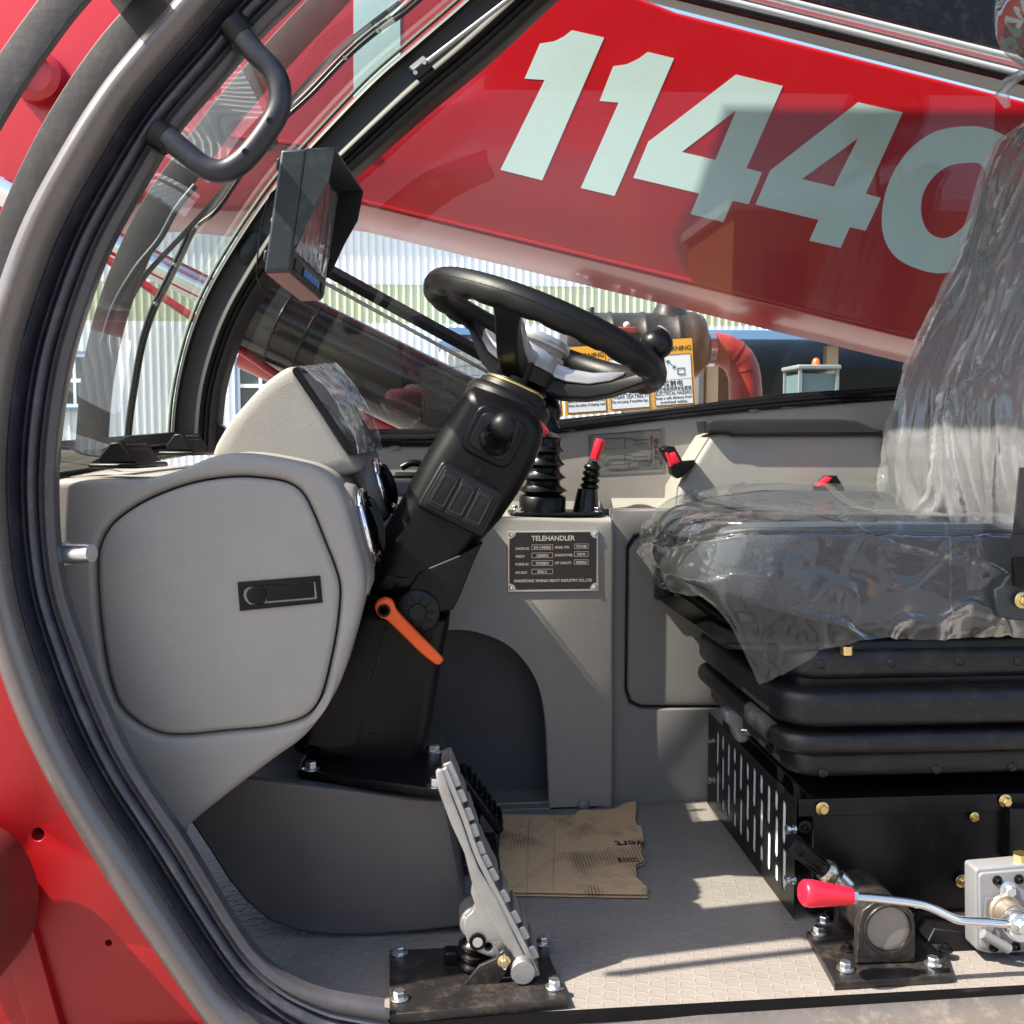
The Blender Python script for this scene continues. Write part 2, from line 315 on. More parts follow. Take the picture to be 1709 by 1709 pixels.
def cyl(bm, a, b, r, r2=None, seg=24):
    a = Vector(a); b = Vector(b); lathe(bm, [(r, 0), (r if r2 is None else r2, (b - a).length)], frame_m(a, b - a), seg); return bm
def tube(bm, pts, r, seg=10, closed=False, flat=1.0, up=None):
    pts = [Vector(p) for p in pts]; n = len(pts); rows = []; x = None
    for i, p in enumerate(pts):
        if closed: t = pts[(i + 1) % n] - pts[i - 1]
        else: t = pts[min(i + 1, n - 1)] - pts[max(i - 1, 0)]
        t.normalize()
        if x is None: x = Vector(up) if up else (Vector((0, 0, 1)) if abs(t.z) < 0.9 else Vector((1, 0, 0)))
        if up: x = Vector(up)
        x = (x - t * x.dot(t)).normalized(); y = t.cross(x)
        rr = r(i / (n - 1)) if callable(r) else r
        rows.append([p + x * rr * math.cos(2 * math.pi * k / seg) * flat + y * rr * math.sin(2 * math.pi * k / seg) for k in range(seg)])
    loft(bm, rows, cu=closed, cap=not closed); return bm
def sphere(bm, c, r, seg=20, sc=(1, 1, 1), Mx=None):
    m = Matrix.Translation(Vector(c)) @ (Mx if Mx else Matrix()) @ Matrix.Diagonal((*[r * s for s in sc], 1))
    bmesh.ops.create_uvsphere(bm, u_segments=seg, v_segments=seg // 2 + 2, radius=1, matrix=m); return bm
def spl(pts, n=8, closed=False):              # Catmull-Rom
    pts = [Vector(p) for p in pts]; N = len(pts); out = []
    for i in range(N if closed else N - 1):
        g = (lambda k: pts[k % N]) if closed else (lambda k: pts[min(max(k, 0), N - 1)])
        a, b, c, d = g(i - 1), g(i), g(i + 1), g(i + 2)
        for k in range(n):
            t = k / n
            out.append(0.5 * ((2 * b) + (c - a) * t + (2 * a - 5 * b + 4 * c - d) * t * t + (3 * b - a - 3 * c + d) * t ** 3))
    if not closed: out.append(pts[-1])
    return out
def area2(l): return sum(l[i][0] * l[(i + 1) % len(l)][1] - l[(i + 1) % len(l)][0] * l[i][1] for i in range(len(l))) / 2
def fill(loops, thick, bev=0.0, res=2):       # filled 2D outline(s) with real thickness -> Mesh in (u, v, w)
    cu = bpy.data.curves.new('c', 'CURVE'); cu.dimensions = '2D'; cu.fill_mode = 'BOTH'
    for i, lp in enumerate(loops):
        lp = [(p[0], p[1]) for p in lp]
        if (area2(lp) > 0) != (i == 0): lp = lp[::-1]
        s = cu.splines.new('POLY'); s.points.add(len(lp) - 1); s.use_cyclic_u = True
        for k, p in enumerate(lp): s.points[k].co = (p[0], p[1], 0, 1)
    cu.extrude = max(thick / 2 - bev, 1e-5)
    if bev: cu.bevel_depth = bev; cu.bevel_resolution = res; cu.offset = -bev
    ob = bpy.data.objects.new('c', cu); me = bpy.data.meshes.new_from_object(ob)
    bpy.data.objects.remove(ob); bpy.data.curves.remove(cu)
    return me
def addmesh(bm, me, Mx=None):
    if Mx is not None: me.transform(Mx)
    bm.from_mesh(me); bpy.data.meshes.remove(me)
    return bm
FRONT = lambda x, Y, z: Matrix(((1, 0, 0, x), (0, 0, -1, Y), (0, 1, 0, z), (0, 0, 0, 1)))   # (u,v,w) -> x, z, toward the camera
def merge(bm): bmesh.ops.remove_doubles(bm, verts=bm.verts, dist=1e-5); return bm
def prism(bm, px, Y, depth, bev=0.0, holes=(), n=0, res=2, world=False):
    """outline traced on its front face at distance Y; depth runs away from the door"""
    def lp(a):
        q = a if world else XZ(a, Y)
        return [(v[0], v[1]) for v in spl([(p[0], p[1], 0) for p in q], n, True)] if n else q
    me = fill([lp(px)] + [lp(h) for h in holes], depth, bev, res)
    addmesh(bm, me, FRONT(0, Y + depth / 2, 0)); return merge(bm)
def circ(cx, cy, r, n=20, ry=None): return [(cx + r * math.cos(2 * math.pi * k / n), cy + (ry or r) * math.sin(2 * math.pi * k / n)) for k in range(n)]
def rrect(cx, cy, w, h, r, ang=0, n=4):
    pts = []
    for sx, sy, a0 in ((1, 1, 0), (-1, 1, 90), (-1, -1, 180), (1, -1, 270)):
        for k in range(n + 1):
            a = R(a0 + 90 * k / n); pts.append((sx * (w / 2 - r) + r * math.cos(a), sy * (h / 2 - r) + r * math.sin(a)))
    c, s = math.cos(ang), math.sin(ang)
    return [(cx + x * c - y * s, cy + x * s + y * c) for x, y in pts]
def textmesh(bm, s, size, Mx, ex=0.0002, align='LEFT', bold=0.0, shear=0.0, sx=1.0, maxw=None):
    cu = bpy.data.curves.new('t', 'FONT'); cu.body = s; cu.size = size; cu.extrude = ex; cu.align_x = align; cu.offset = bold * size; cu.shear = shear
    cu.resolution_u = 3
    ob = bpy.data.objects.new('t', cu); me = bpy.data.meshes.new_from_object(ob); bpy.data.objects.remove(ob); bpy.data.curves.remove(cu)
    if maxw and len(me.vertices):
        w = max(v.co.x for v in me.vertices) - min(v.co.x for v in me.vertices); sx = min(sx, maxw / w)
    addmesh(bm, me, Mx @ Matrix.Diagonal((sx, 1, 1, 1))); return bm
def bolt_mesh(name, m, soc=False):
    bm = BM(); I = Matrix()
    lathe(bm, [(0.95, 0), (1.0, 0.05), (1.0, 0.16), (0.9, 0.22), (0.7, 0.3)], I, 20)
    hexp = [(0.68, 0.2), (0.68, 0.85), (0.6, 0.95), (0.3, 0.95)] if not soc else [(0.55, 0.2), (0.55, 0.9), (0.5, 1.0), (0.25, 1.0), (0.25, 0.6)]
    lathe(bm, hexp, I, 20 if soc else 6)
    me = bpy.data.meshes.new(name); bm.to_mesh(me); bm.free(); me.materials.append(m)
    for p in me.polygons: p.use_smooth = True
    me.set_sharp_from_angle(angle=R(30)); return me
BOLT = bolt_mesh('zinc_bolt', M['zinc']); BOLTY = bolt_mesh('yellow_bolt', M['brass']); BOLTB = bolt_mesh('black_bolt', M['black'], True)
def bolt(parent, at, axis, r, me=None, name='bolt', spin=None):
    s = random.uniform(0, 1) if spin is None else spin
    return inst(name, me or BOLT, frame_m(at, axis) @ Matrix.Rotation(s, 4, 'Z') @ Matrix.Diagonal((r, r, r, 1)), parent)
def screw(parent, at, axis, r, m=None, name='screw'):
    bm = BM(); lathe(bm, [(r * 1.25, 0), (r * 1.25, r * .15), (r, r * .15), (r, -r * .5), (r * .6, -r * .5), (r * .55, -r * .2), (r * .2, -r * .1)], frame_m(at, axis), 20)
    return obj(name, bm, m or M['black'], parent)
# ================================================================ the yard
bm = BM(); box(bm, (0, 20, -0.8), (300, 300, 0.1)); ob = obj('ground', bm, M['concrete'], smooth=0); tag(ob, 'pale concrete yard around the machine', None, kind='structure')

# ---- factory hall behind everything
YH = 22.0
hall = empty('factory_hall', (0, YH, -0.75), 'long white corrugated factory hall with a green translucent strip beyond the machine', 'building')
def corr(bm, x0, x1, z0, z1, Y, pitch=0.155, d=0.035):
    x = x0; pts = []
    while x < x1:
        pts += [(x, Y), (x + pitch * .55, Y), (x + pitch * .65, Y - d), (x + pitch * .9, Y - d)]; x += pitch
    sheet(bm, [[Vector((a, b, z0)) for a, b in pts], [Vector((a, b, z1)) for a, b in pts]]); return bm
zb0, zb1 = 3.03, 3.83
obj('lower_cladding', corr(BM(), -28, 24, -0.7, zb0, YH), M['hall_white'], hall, smooth=0)
obj('translucent_strip', corr(BM(), -28, 24, zb0, zb1, YH + .01), M['hall_green'], hall, smooth=0)
obj('upper_cladding', corr(BM(), -28, 24, zb1, 5.6, YH), M['hall_white'], hall, smooth=0)
bm = BM(); box(bm, (-2, YH - .1, 5.7), (52, 0.35, 0.22)); obj('gutter', bm, M['hall_blue'], hall, bevel=.02)
bm = BM(); vs = [Vector((-28, YH - .3, 5.75)), Vector((24, YH - .3, 5.75)), Vector((24, YH + 14, 7.6)), Vector((-28, YH + 14, 7.6))]
sheet(bm, [vs[:2], [vs[3], vs[2]]]); obj('roof', bm, M['hall_white'], hall, smooth=0)
bm = BM(); box(bm, (-2, YH + 7, 2.4), (51.8, 13.6, 6.3)); obj('wall', bm, M['hall_white'], hall, smooth=0)
for px, py, w, h in ((395, 600, 80, 88), (90, 590, 70, 90), (-80, 590, 70, 90)):
    a = P(px, py, YH - .06); b = P(px + w, py + h, YH - .06); cx, cz, ww, hh = (a.x + b.x) / 2, (a.z + b.z) / 2, b.x - a.x, a.z - b.z
    bm = BM(); me = fill([rrect(0, 0, ww, hh, .01)] + [rrect((i - .5) * ww * .47, (j - .5) * hh * .47, ww * .4, hh * .4, .01) for i in (0, 1) for j in (0, 1)], .08)
    addmesh(bm, me, FRONT(cx, YH - .06, cz)); fr = obj('window', bm, M['hall_blue'] if 0 else M['hall_white'], hall, smooth=0)
    bm = BM(); me = fill([rrect(0, 0, ww * 1.08, hh * 1.08, .01), rrect(0, 0, ww, hh, .01)], .12); addmesh(bm, me, FRONT(cx, YH - .08, cz)); obj('frame', bm, M['hall_blue'], fr, smooth=0)
    bm = BM(); box(bm, (cx, YH - .045, cz), (ww * .98, .01, hh * .98)); obj('pane', bm, M['win_dark'], fr, smooth=0)
a = P(735, 553, YH - 1.2); b = P(823, 600, YH - 1.2)
cp = empty('door_canopy', ((a.x + b.x) / 2, YH - .6, -0.75), 'small blue canopy fixed over a doorway of the white hall', 'canopy')
bm = BM(); box(bm, ((a.x + b.x) / 2, YH - .7, a.z), (b.x - a.x, 1.2, .14)); box(bm, ((a.x + b.x) / 2, YH - .7, a.z - .26), ((b.x - a.x) * 1.05, 1.25, .12)); obj('roof_sheet', bm, M['hall_blue'], cp, smooth=0)
for s in (-1, 1):
    bm = BM(); box(bm, ((a.x + b.x) / 2 + s * (b.x - a.x) * .46, YH - 1.25, a.z / 2 - .4), (.07, .07, a.z + .7)); obj('post', bm, M['hall_white'], cp, smooth=0)

# ---- blue roofed open shed to the right
YS = 12.0
sa = P(1165, 556, YS); sb_ = P(1709, 590, YS)
shed = empty('open_shed', (4.5, YS + 2, -0.75), 'low open shed with a blue roof edge and dark inside', 'shed')
x0 = P(1168, 560, YS).x; x1 = 12.0
bm = BM(); sheet(bm, [[Vector((x0, YS, 1.87)), Vector((x1, YS, 1.87))], [Vector((x0, YS + 5, 2.05)), Vector((x1, YS + 5, 2.05))]]); box(bm, ((x0 + x1) / 2, YS + 2.5, 1.80), (x1 - x0, 4.9, .04))
obj('roof', bm, M['hall_blue'], shed, smooth=0)
bm = BM(); box(bm, ((x0 + x1) / 2, YS - .04, 1.84), (x1 - x0, .06, .12)); obj('fascia', bm, M['hall_blue'], shed, bevel=.01)
bm = BM(); box(bm, ((x0 + x1) / 2, YS + 5, .6), (x1 - x0, .1, 2.7)); box(bm, (x0 + .05, YS + 2.6, .6), (.06, 5, 2.6)); obj('back_wall', bm, M['shed_dark'], shed, smooth=0)
for px in (1187, 1386, 1560):
    q = P(px, 620, YS + .3); bm = BM(); box(bm, (q.x, YS + .3, .5), (.15, .12, 2.5)); obj('post', bm, M['timber'], shed, bevel=.01)
for px in (1245, 1300, 1335, 1450):
    q = P(px, 620, YS + 2.2); bm = BM(); box(bm, (q.x, YS + 2.2 + random.random(), .1 + random.random() * .3), (.35 + random.random() * .3, .4, 1.2)); obj('stored_rack', bm, mat('rack_grey', (.16, .2, .2), .6, var=.4), shed, bevel=.02)
# small yard machine in the shed
ml = empty('yard_loader', (P(1370, 640, 11).x, 11, -0.75), 'small grey cabbed loader with an orange beacon parked by the shed', 'loader')
c = P(1370, 612, 11); Z0 = c.z
gm = mat('loader_grey', (.16, .19, .19), .5, var=.1)
bm = BM(); box(bm, (c.x, 11.3, Z0), (.50, .55, .05)); obj('cab_roof', bm, gm, ml, bevel=.015)
for sx in (-1, 1):
    for sy in (-1, 1):
        bm = BM(); box(bm, (c.x + sx * .21, 11.3 + sy * .24, Z0 - .3), (.035, .035, .6)); obj('cab_post', bm, gm, ml)
bm = BM(); box(bm, (c.x, 11.3, Z0 - .32), (.40, .44, .5)); obj('cab_glass', bm, mat('loader_glass', (.10, .16, .17), .1), ml)
bm = BM(); box(bm, (c.x, 11.5, Z0 - .95), (.8, 1.3, .72)); obj('body', bm, gm, ml, bevel=.04)
bm = BM(); lathe(bm, [(.045, 0), (.045, .04), (.03, .08), (.01, .09)], Matrix.Translation((c.x + .02, 11.2, Z0 + .02)), 12); obj('beacon', bm, M['orange'], ml)
for sx in (-1, 1):
    for yy in (11.1, 12.0):
        bm = BM(); cyl(bm, (c.x + sx * .4, yy, -.45), (c.x + sx * .55, yy, -.45), .3); obj('wheel', bm, M['rubber'], ml)

# ---- ochre building across the yard behind the photographer (seen only mirrored in the side window)
ob_ = empty('ochre_building', (16, -24, -.75), 'ochre rendered building mirrored in the side window', 'building')
bm = BM(); box(bm, (18, -27, 2.4), (22, 6, 6.4)); obj('wall', bm, M['wall_orange'], ob_, smooth=0)
for i in range(7):
    for j in range(2):
        bm = BM(); box(bm, (8.4 + i * 2.6, -23.97, 1.5 + j * 2.3), (1.2, .08, 1.4)); obj('window', bm, M['win_dark'], ob_, smooth=0)
bm = BM(); box(bm, (18, -27, 5.75), (22.4, 6.4, .3)); obj('parapet', bm, M['hall_white'], ob_, smooth=0)
# ================================================================ telescopic boom
YB = 2.08; YB2 = 2.38
boom = empty('telescopic_boom', (0.3, 2.2, 1.2), 'large glossy red lifting boom with white 11440 numerals behind the side window', 'boom')
bo = [(-260, 430), (20, 372), (120, 345), (240, 338), (380, 352), (470, 348), (540, 332), (600, 340), (1500, 561), (1800, 634), (1800, 190), (1709, 166), (1240, 46), (1130, 18), (1060, -10), (600, -150), (-260, -250)]
bm = prism(BM(), bo, YB, YB2 - YB, 0.012); obj('box_section', bm, M['red'], boom)
# weld bead across the side plate
bm = BM(); tube(bm, [P(x, 154 + (x - 858) * .228, YB + .0014) for x in range(858, 1709, 6)], .0018, 6); obj('weld_bead', bm, M['red'], boom)
bm = BM(); tube(bm, [P(x, 205 + (x - 200) * .12, YB - .001) for x in range(200, 640, 10)], .004, 6); obj('weld_bead', bm, M['red'], boom)
bm = BM(); tube(bm, [P(x, 325 + (x - 560) * .243, YB - .0) for x in range(560, 1740, 10)], .0035, 6); obj('edge_seam', bm, M['red'], boom)
# pin boss on the head
bm = BM(); lathe(bm, [(.05, 0), (.05, .03), (.035, .035), (.033, .01), (.005, .01)], frame_m(P(66, 132, YB), (0, -1, 0)), 28); obj('pin_boss', bm, M['red'], boom)
S = 1.88
def q3(l): return [(800 + x / S, y / S) for x, y in l]
def numeral(outer, hole=None, n=0):
    me = fill([XZ(q3(outer), YB)] + ([XZ(q3(hole), YB)] if hole else []), .0004)
    bm = BM(); addmesh(bm, me, FRONT(0, YB - .0004, 0)); return bm
one = [(392, 118), (197, 566), (120, 548), (76, 533), (66, 520), (205, 251), (142, 247), (190, 137), (235, 128), (265, 112), (290, 95)]
obj('numeral', numeral([(392, 118), (197, 566), (66, 533), (205, 251), (142, 247), (190, 137), (235, 130), (265, 115), (290, 95)]), M['white'], boom, smooth=0)
obj('numeral', numeral([(611, 183), (424, 615), (318, 590), (437, 322), (377, 317), (420, 208), (462, 202), (500, 184), (528, 163)]), M['white'], boom, smooth=0)
obj('numeral', numeral([(805, 234), (952, 270), (838, 528), (887, 541), (845, 641), (795, 630), (765, 697), (662, 672), (690, 607), (483, 558), (530, 445)], [(806, 346), (740, 502), (635, 477)]), M['white'], boom, smooth=0)
obj('numeral', numeral([(1188, 321), (1328, 353), (1212, 608), (1260, 621), (1212, 724), (1162, 713), (1133, 778), (1035, 755), (1064, 690), (866, 642), (912, 535)], [(1188, 434), (1112, 586), (1012, 562)]), M['white'], boom, smooth=0)
oo = [tuple(v[:2]) for v in spl([(a, b, 0) for a, b in [(1500, 398), (1590, 402), (1665, 440), (1695, 520), (1685, 640), (1640, 740), (1560, 820), (1470, 855), (1395, 850), (1310, 810), (1268, 740), (1265, 650), (1290, 560), (1340, 480), (1415, 420)]], 5, True)]
hh = [tuple(v[:2]) for v in spl([(a, b, 0) for a, b in [(1525, 512), (1570, 515), (1590, 560), (1570, 640), (1520, 710), (1470, 745), (1430, 742), (1400, 715), (1385, 660), (1395, 600), (1430, 550), (1475, 520)]], 5, True)]
obj('numeral', numeral(oo, hh), M['white'], boom, smooth=0)
me = fill([XZ([(590, -120), (668, -120), (668, 190), (590, 190)], YB)], .0012); bm = BM(); addmesh(bm, me, FRONT(0, YB - .0012, 0)); obj('white_stripe', bm, M['white'], boom, smooth=0)
# bright hydraulic pipes on top of the boom and the inner dark section
for dy, r in ((0, .011), (18, .011)):
    bm = BM(); tube(bm, [P(1040 + k * 100, -38 - dy * 1.35 + k * 24.9, YB + .06 + dy * .002) for k in range(9)], r, 12); obj('hydraulic_pipe', bm, M['pipe'], boom)
bm = BM(); tube(bm, [P(1040 + k * 100, -28 + k * 24.6, YB + .05) for k in range(9)], .008, 8); obj('rubber_strip', bm, M['rubber'], boom)
bm = prism(BM(), [(1000, -90), (1800, 120), (1800, -260), (1000, -330)], YB + .14, .2, .01); obj('inner_section', bm, mat('dark_blue_steel', (.02, .028, .04), .25, coat=.3, dust=((.3, .35, .4), .2, 40)), boom)

# ---- lift cylinder: chrome rod from upper left, black barrel to lower right
YC = 2.02
lc = empty('hydraulic_cylinder', P(560, 600, YC), 'dusty black hydraulic cylinder with chrome rod slanting under the boom', 'cylinder')
def cl(t): return P(180 + 560 * t, 372 + 322 * t, YC)     # centreline
ba, bb = P(385, 505, YC), P(1010, 810, YC)
bm = BM(); ax = (bb - ba); Lb = ax.length
lathe(bm, [(.0, 0), (.075, 0), (.082, .006), (.082, .035), (.078, .04), (.078, Lb)], frame_m(ba, ax), 48); obj('barrel', bm, M['cylinder'], lc)
ra = ba - ax.normalized() * .5
bm = BM(); cyl(bm, ra, ba, .028, seg=32); obj('rod', bm, M['chrome'], lc)
bm = BM(); tube(bm, [P(160 + k * 30, 420 + k * 20.4, YC - .03) for k in range(12)], .008, 8); obj('grease_line', bm, M['red'], lc)
for t in (.13, .2):
    bm = BM(); c = ba + ax * t; lathe(bm, [(.0785, 0), (.0795, .001), (.0795, .004), (.0785, .005)], frame_m(c, ax), 48); obj('band', bm, M['rubber'], lc)
# steel line above the barrel
pl = empty('hose_rail', P(700, 540, 2.0), 'narrow black rail with pale lower edge above the cylinder barrel', 'rail')
bm = BM(); a, b = P(500, 425, 2.0), P(860, 622, 2.0); tube(bm, [a, b], .013, 4, up=(0, 1, 0)); obj('rail', bm, M['blacksteel'], pl)
bm = BM(); a, b = P(500, 449, 2.0), P(860, 646, 2.0); tube(bm, [a, b], .0035, 8); obj('pale_edge', bm, M['alu'], pl)
# red chassis beam under the barrel
rc = empty('chassis_beam', P(600, 760, 2.2), 'red frame beam under the black cylinder barrel', 'beam')
bm = prism(BM(), [(330, 560), (420, 600), (560, 665), (640, 712), (760, 775), (760, 860), (560, 790), (330, 640)], 2.25, .2, .01); 
bm.free(); bm = BM(); cc = [ba + ax * .02, bb]; tube(bm, [p + Vector((0.0, .12, -.055)) for p in cc], .06, 24); obj('beam', bm, M['red'], rc)

# ---- muffler, stack and red elbow behind the window
YM = 2.75
mu = empty('exhaust_muffler', P(1070, 570, YM), 'sooty grey exhaust muffler with bands and short stack', 'muffler')
a, b = P(940, 577, YM), P(1164, 577, YM); r = .088; Lm = (b - a).length
prof = [(0, 0), (r * .92, .0), (r, .012)]
for k in range(4):
    z = Lm * (.08 + .24 * k); prof += [(r, z), (r * 1.035, z + .003), (r * 1.035, z + .01), (r, z + .013)]
prof += [(r, Lm - .035), (r * 1.03, Lm - .03), (r * 1.03, Lm - .012), (r * .9, Lm + .01), (r * .6, Lm + .02), (0, Lm + .022)]
bm = BM(); lathe(bm, prof, frame_m(a, b - a), 40); obj('body', bm, M['muffler'], mu)
s0 = P(1118, 520, YM)
bm = BM(); lathe(bm, [(.052, -.03), (.046, .0), (.036, .02), (.036, .05), (.034, .052), (.034, .32)], frame_m(s0, (0, 0, 1)), 28); obj('stack', bm, M['muffler'], mu)
bm = BM(); q = P(985, 524, YM); box(bm, q + Vector((0, -.02, .0)), (.012, .03, .03)); obj('clamp', bm, M['muffler'], mu, bevel=.003)
bm = BM(); q = P(1036, 552, YM); box(bm, q + Vector((0, -.08, -.008)), (.05, .04, .016)); obj('bracket', bm, M['redhose'], mu, bevel=.003)
bm = BM(); sphere(bm, q + Vector((0, -.085, .006)), .009, 12); obj('sensor', bm, M['white'], mu)
re = empty('red_elbow_pipe', P(1230, 600, YM), 'dusty red exhaust elbow bending down beside the muffler', 'pipe')
pts = [P(1160, 583, YM), P(1195, 583, YM), P(1215, 588, YM), P(1232, 602, YM), P(1241, 622, YM), P(1244, 650, YM), P(1244, 720, YM)]
pts = spl(pts, 5)
def er(t): return .044 * (1.03 if abs((t * 9) % 1 - .5) < .05 else 1)
bm = BM(); tube(bm, pts, er, 28); obj('pipe', bm, M['redhose'], re)
bm = BM(); tube(bm, [P(1180, 583, YM), P(1190, 583, YM)], .0465, 28); obj('clamp', bm, M['zinc'], re)
for k in (12, 19, 26):
    bm = BM(); t = (pts[k + 1] - pts[k]).normalized(); tube(bm, [pts[k] - t * .003, pts[k] + t * .003], .0455, 28); obj('weld_ring', bm, M['redhose'], re)
bm = BM(); cyl(bm, P(1244, 710, YM) , P(1244, 900, YM) , .08); obj('manifold', bm, M['muffler'], re)

# ================================================================ the cab shell
cab = []
def struct(name, bm, m, label, **k): o = obj(name, bm, m, **k); tag(o, label, None, kind='structure'); return o
bm = BM(); me = fill([[(-.55, 1.10), (-.35, 1.09), (-.02, 1.095), (1.4, 1.125), (1.4, 1.86), (-.55, 1.86)]], .03); addmesh(bm, me, Matrix.Translation((0, 0, -.015))); struct('floor', bm, M['floor'], 'grey cab floor mat with a raised fish-scale tread')
bm = BM(); box(bm, (.4, 1.45, -.075), (2.1, .8, .08)); struct('floor_pan', bm, M['blacksteel'], 'steel pan under the cab floor')
# door sill: stepped worn metal
def sill_strip(name, pts, label, m='sill'):
    bm = BM(); sheet(bm, [[Vector((-.12, y, z)), Vector((.3, y + .002, z)), Vector((1.4, y + .022, z))] for y, z in pts]); return struct(name, bm, M[m], label, smooth=40)
sill_strip('sill_edge', [(1.095, -.006), (1.092, -.014), (1.085, -.02), (1.082, -.018), (1.075, -.02), (1.045, -.024), (1.035, -.03), (1.03, -.04), (1.03, -.055), (1.02, -.062), (.98, -.066), (.97, -.08), (.97, -.2)], 'worn grey-brown door sill along the bottom of the opening')
bm = BM(); addmesh(bm, fill([[(-.35, 1.084), (-.02, 1.089), (1.4, 1.119), (1.4, 1.127), (-.02, 1.097), (-.35, 1.092)]], .012), Matrix.Translation((0, 0, -.0055))); struct('mat_edge', bm, M['rubber'], 'thin black edge strip where the floor mat meets the sill')
# lower far wall with arch recess
YL = 1.722; YU = 1.85
arch = [(700, 1364), (700, 1060), (715, 1050)] + [tuple(v[:2]) for v in spl([(a, b, 0) for a, b in [(740, 1047), (765, 1045), (800, 1050), (845, 1068), (880, 1100), (905, 1145), (916, 1200), (920, 1260), (922, 1310)]], 6)] + [(924, 1364)]
hole2 = XZ([(1210, 895), (1080, 890), (1058, 897), (1048, 915), (1045, 1150), (1052, 1172), (1070, 1180), (1300, 1180), (1300, 895)], YL)
wl = [(430, 1370), (430, 862), (830, 862), (1010, 868), (1022, 872), (1026, 890), (1023, 1350)]
bm = prism(BM(), wl, YL, .03, .006, holes=[arch]); struct('wall_lower', bm, M['vinyl'], 'grey vinyl lower side panel behind the steering column')
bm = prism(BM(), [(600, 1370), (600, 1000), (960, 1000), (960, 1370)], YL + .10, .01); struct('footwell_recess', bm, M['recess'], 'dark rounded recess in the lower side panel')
# recess rim
arcw = [Vector((x, 0, z)) for x, z in XZ(arch, YL)]
arcw = spl(arcw, 4)
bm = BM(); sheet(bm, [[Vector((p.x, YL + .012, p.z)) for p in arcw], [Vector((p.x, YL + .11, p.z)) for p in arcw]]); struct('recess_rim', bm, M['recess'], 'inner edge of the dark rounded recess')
# right lower wall, set back a little, with access panel
bm = prism(BM(), [(1018, 1350), (1020, 850), (1900, 850), (1900, 1350)], YL + .022, .03, .004, holes=[[(1215, 888), (1080, 888), (1058, 894), (1046, 912), (1043, 1152), (1050, 1174), (1070, 1183), (1330, 1183), (1330, 888)]]); struct('wall_lower_rear', bm, M['vinyl_smooth'], 'smooth grey lower side panel beside the seat')
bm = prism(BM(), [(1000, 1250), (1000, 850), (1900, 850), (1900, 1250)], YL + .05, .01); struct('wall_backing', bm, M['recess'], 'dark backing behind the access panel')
ap = empty('access_panel', P(1130, 1040, YL + .02), 'flat grey access panel with rounded corner in the rear side wall', 'panel')
bm = prism(BM(), [(1330, 893), (1082, 893), (1062, 899), (1050, 916), (1047, 1150), (1054, 1170), (1071, 1178), (1330, 1178)], YL + .026, .02, .005, res=3); obj('sheet', bm, M['vinyl_smooth'], ap)
lt = obj('latch', prism(BM(), rrect(1109, 972, 31, 58, 4), YL + .012, .014, .002), M['black'], ap)
obj('grip', prism(BM(), rrect(1112, 985, 18, 26, 7), YL + .006, .008, .002), M['black'], lt)
# ledge and upper wall
bm = BM(); rows = []
for y, z in ((YL + .004, .486), (YL + .003, .498), (YL + .008, .506), (YL + .016, .5085), (YU - .02, .512), (YU - .006, .516), (YU, .53)):
    rows.append([Vector((x, y, z)) for x in (-.2, 0, .2, .304)])
sheet(bm, rows); struct('ledge', bm, M['vinyl'], 'grey ledge along the side wall carrying the levers')
bm = BM(); rows = []
for y, z in ((YL + .026, .48), (YL + .03, .505), (YL + .04, .512), (YU - .02, .52), (YU, .535)):
    rows.append([Vector((x, y, z)) for x in (.325, .6, 1.3)])
sheet(bm, rows); struct('ledge_rear', bm, M['vinyl'], 'grey ledge along the side wall behind the seat')
ut = [(440, 760), (620, 746), (740, 744), (860, 733), (947, 720), (1100, 700), (1246, 686), (1480, 667), (1800, 645), (1800, 900), (440, 900)]
bm = prism(BM(), ut, YU, .04, .008, res=3); struct('wall_upper', bm, M['vinyl'], 'grey leather-grained upper side panel under the window')
bt = [(x, y + 2) for x, y in [(660, 745), (950, 713), (1255, 682)]]
for x, y in bt:
    bm = BM(); lathe(bm, [(.0, 0), (.014, 0), (.013, .004), (.008, .007), (0, .008)], frame_m(P(x, y, YU + .01), (0, -.4, 1)), 18); tag(obj('trim_clip', bm, M['vinyl_smooth']), {660: 'round grey trim clip under the window left of the steering column', 950: 'round grey trim clip just above the bellows lever', 1255: 'round grey trim clip above the black arm pad'}[x], 'clip', 'trim clips along the window')
bm = BM(); lathe(bm, [(.0, 0), (.012, 0), (.011, .004), (.006, .007), (0, .008)], frame_m(P(974, 1343, YL), (0, -1, .2)), 18); tag(obj('trim_clip', bm, M['vinyl_smooth']), 'round grey trim clip at floor level behind the cardboard', 'clip', 'trim clips along the window')

# ---- side window: bottom frame, gasket, glass
sw = empty('side_window', P(1000, 400, 1.88), 'large side window with black frame looking onto the red boom', 'window')
g0 = [P(340, 760, 1.875), P(1900, 760, 1.875), P(1900, -700, 1.875), P(340, -700, 1.875)]
bm = BM(); n_ = Vector((.0206, 1, .0206)).normalized()
gl = [(-.62, .6), (1.45, .6), (1.45, 1.62), (-.62, 1.62)]
def gy(x, z): return 1.88 - .0206 * x - .0206 * (z - .9)
sheet(bm, [[Vector((-.50, gy(-.5, .60), .60)), Vector((1.45, gy(1.45, .6), .60))], [Vector((-.50, gy(-.5, 1.62), 1.62)), Vector((1.45, gy(1.45, 1.62), 1.62))]])
obj('pane', bm, M['glass'], sw, smooth=0)
fb = [(350, 716), (600, 716), (740, 715), (850, 711), (940, 699), (1090, 684), (1300, 657), (1480, 646), (1800, 625), (1800, 649), (1480, 669), (1300, 681), (1100, 702), (937, 722), (850, 735), (740, 745), (600, 746), (350, 752)]
obj('bottom_frame', prism(BM(), fb, YU - .0, .035, .004), M['blacksteel'], sw)
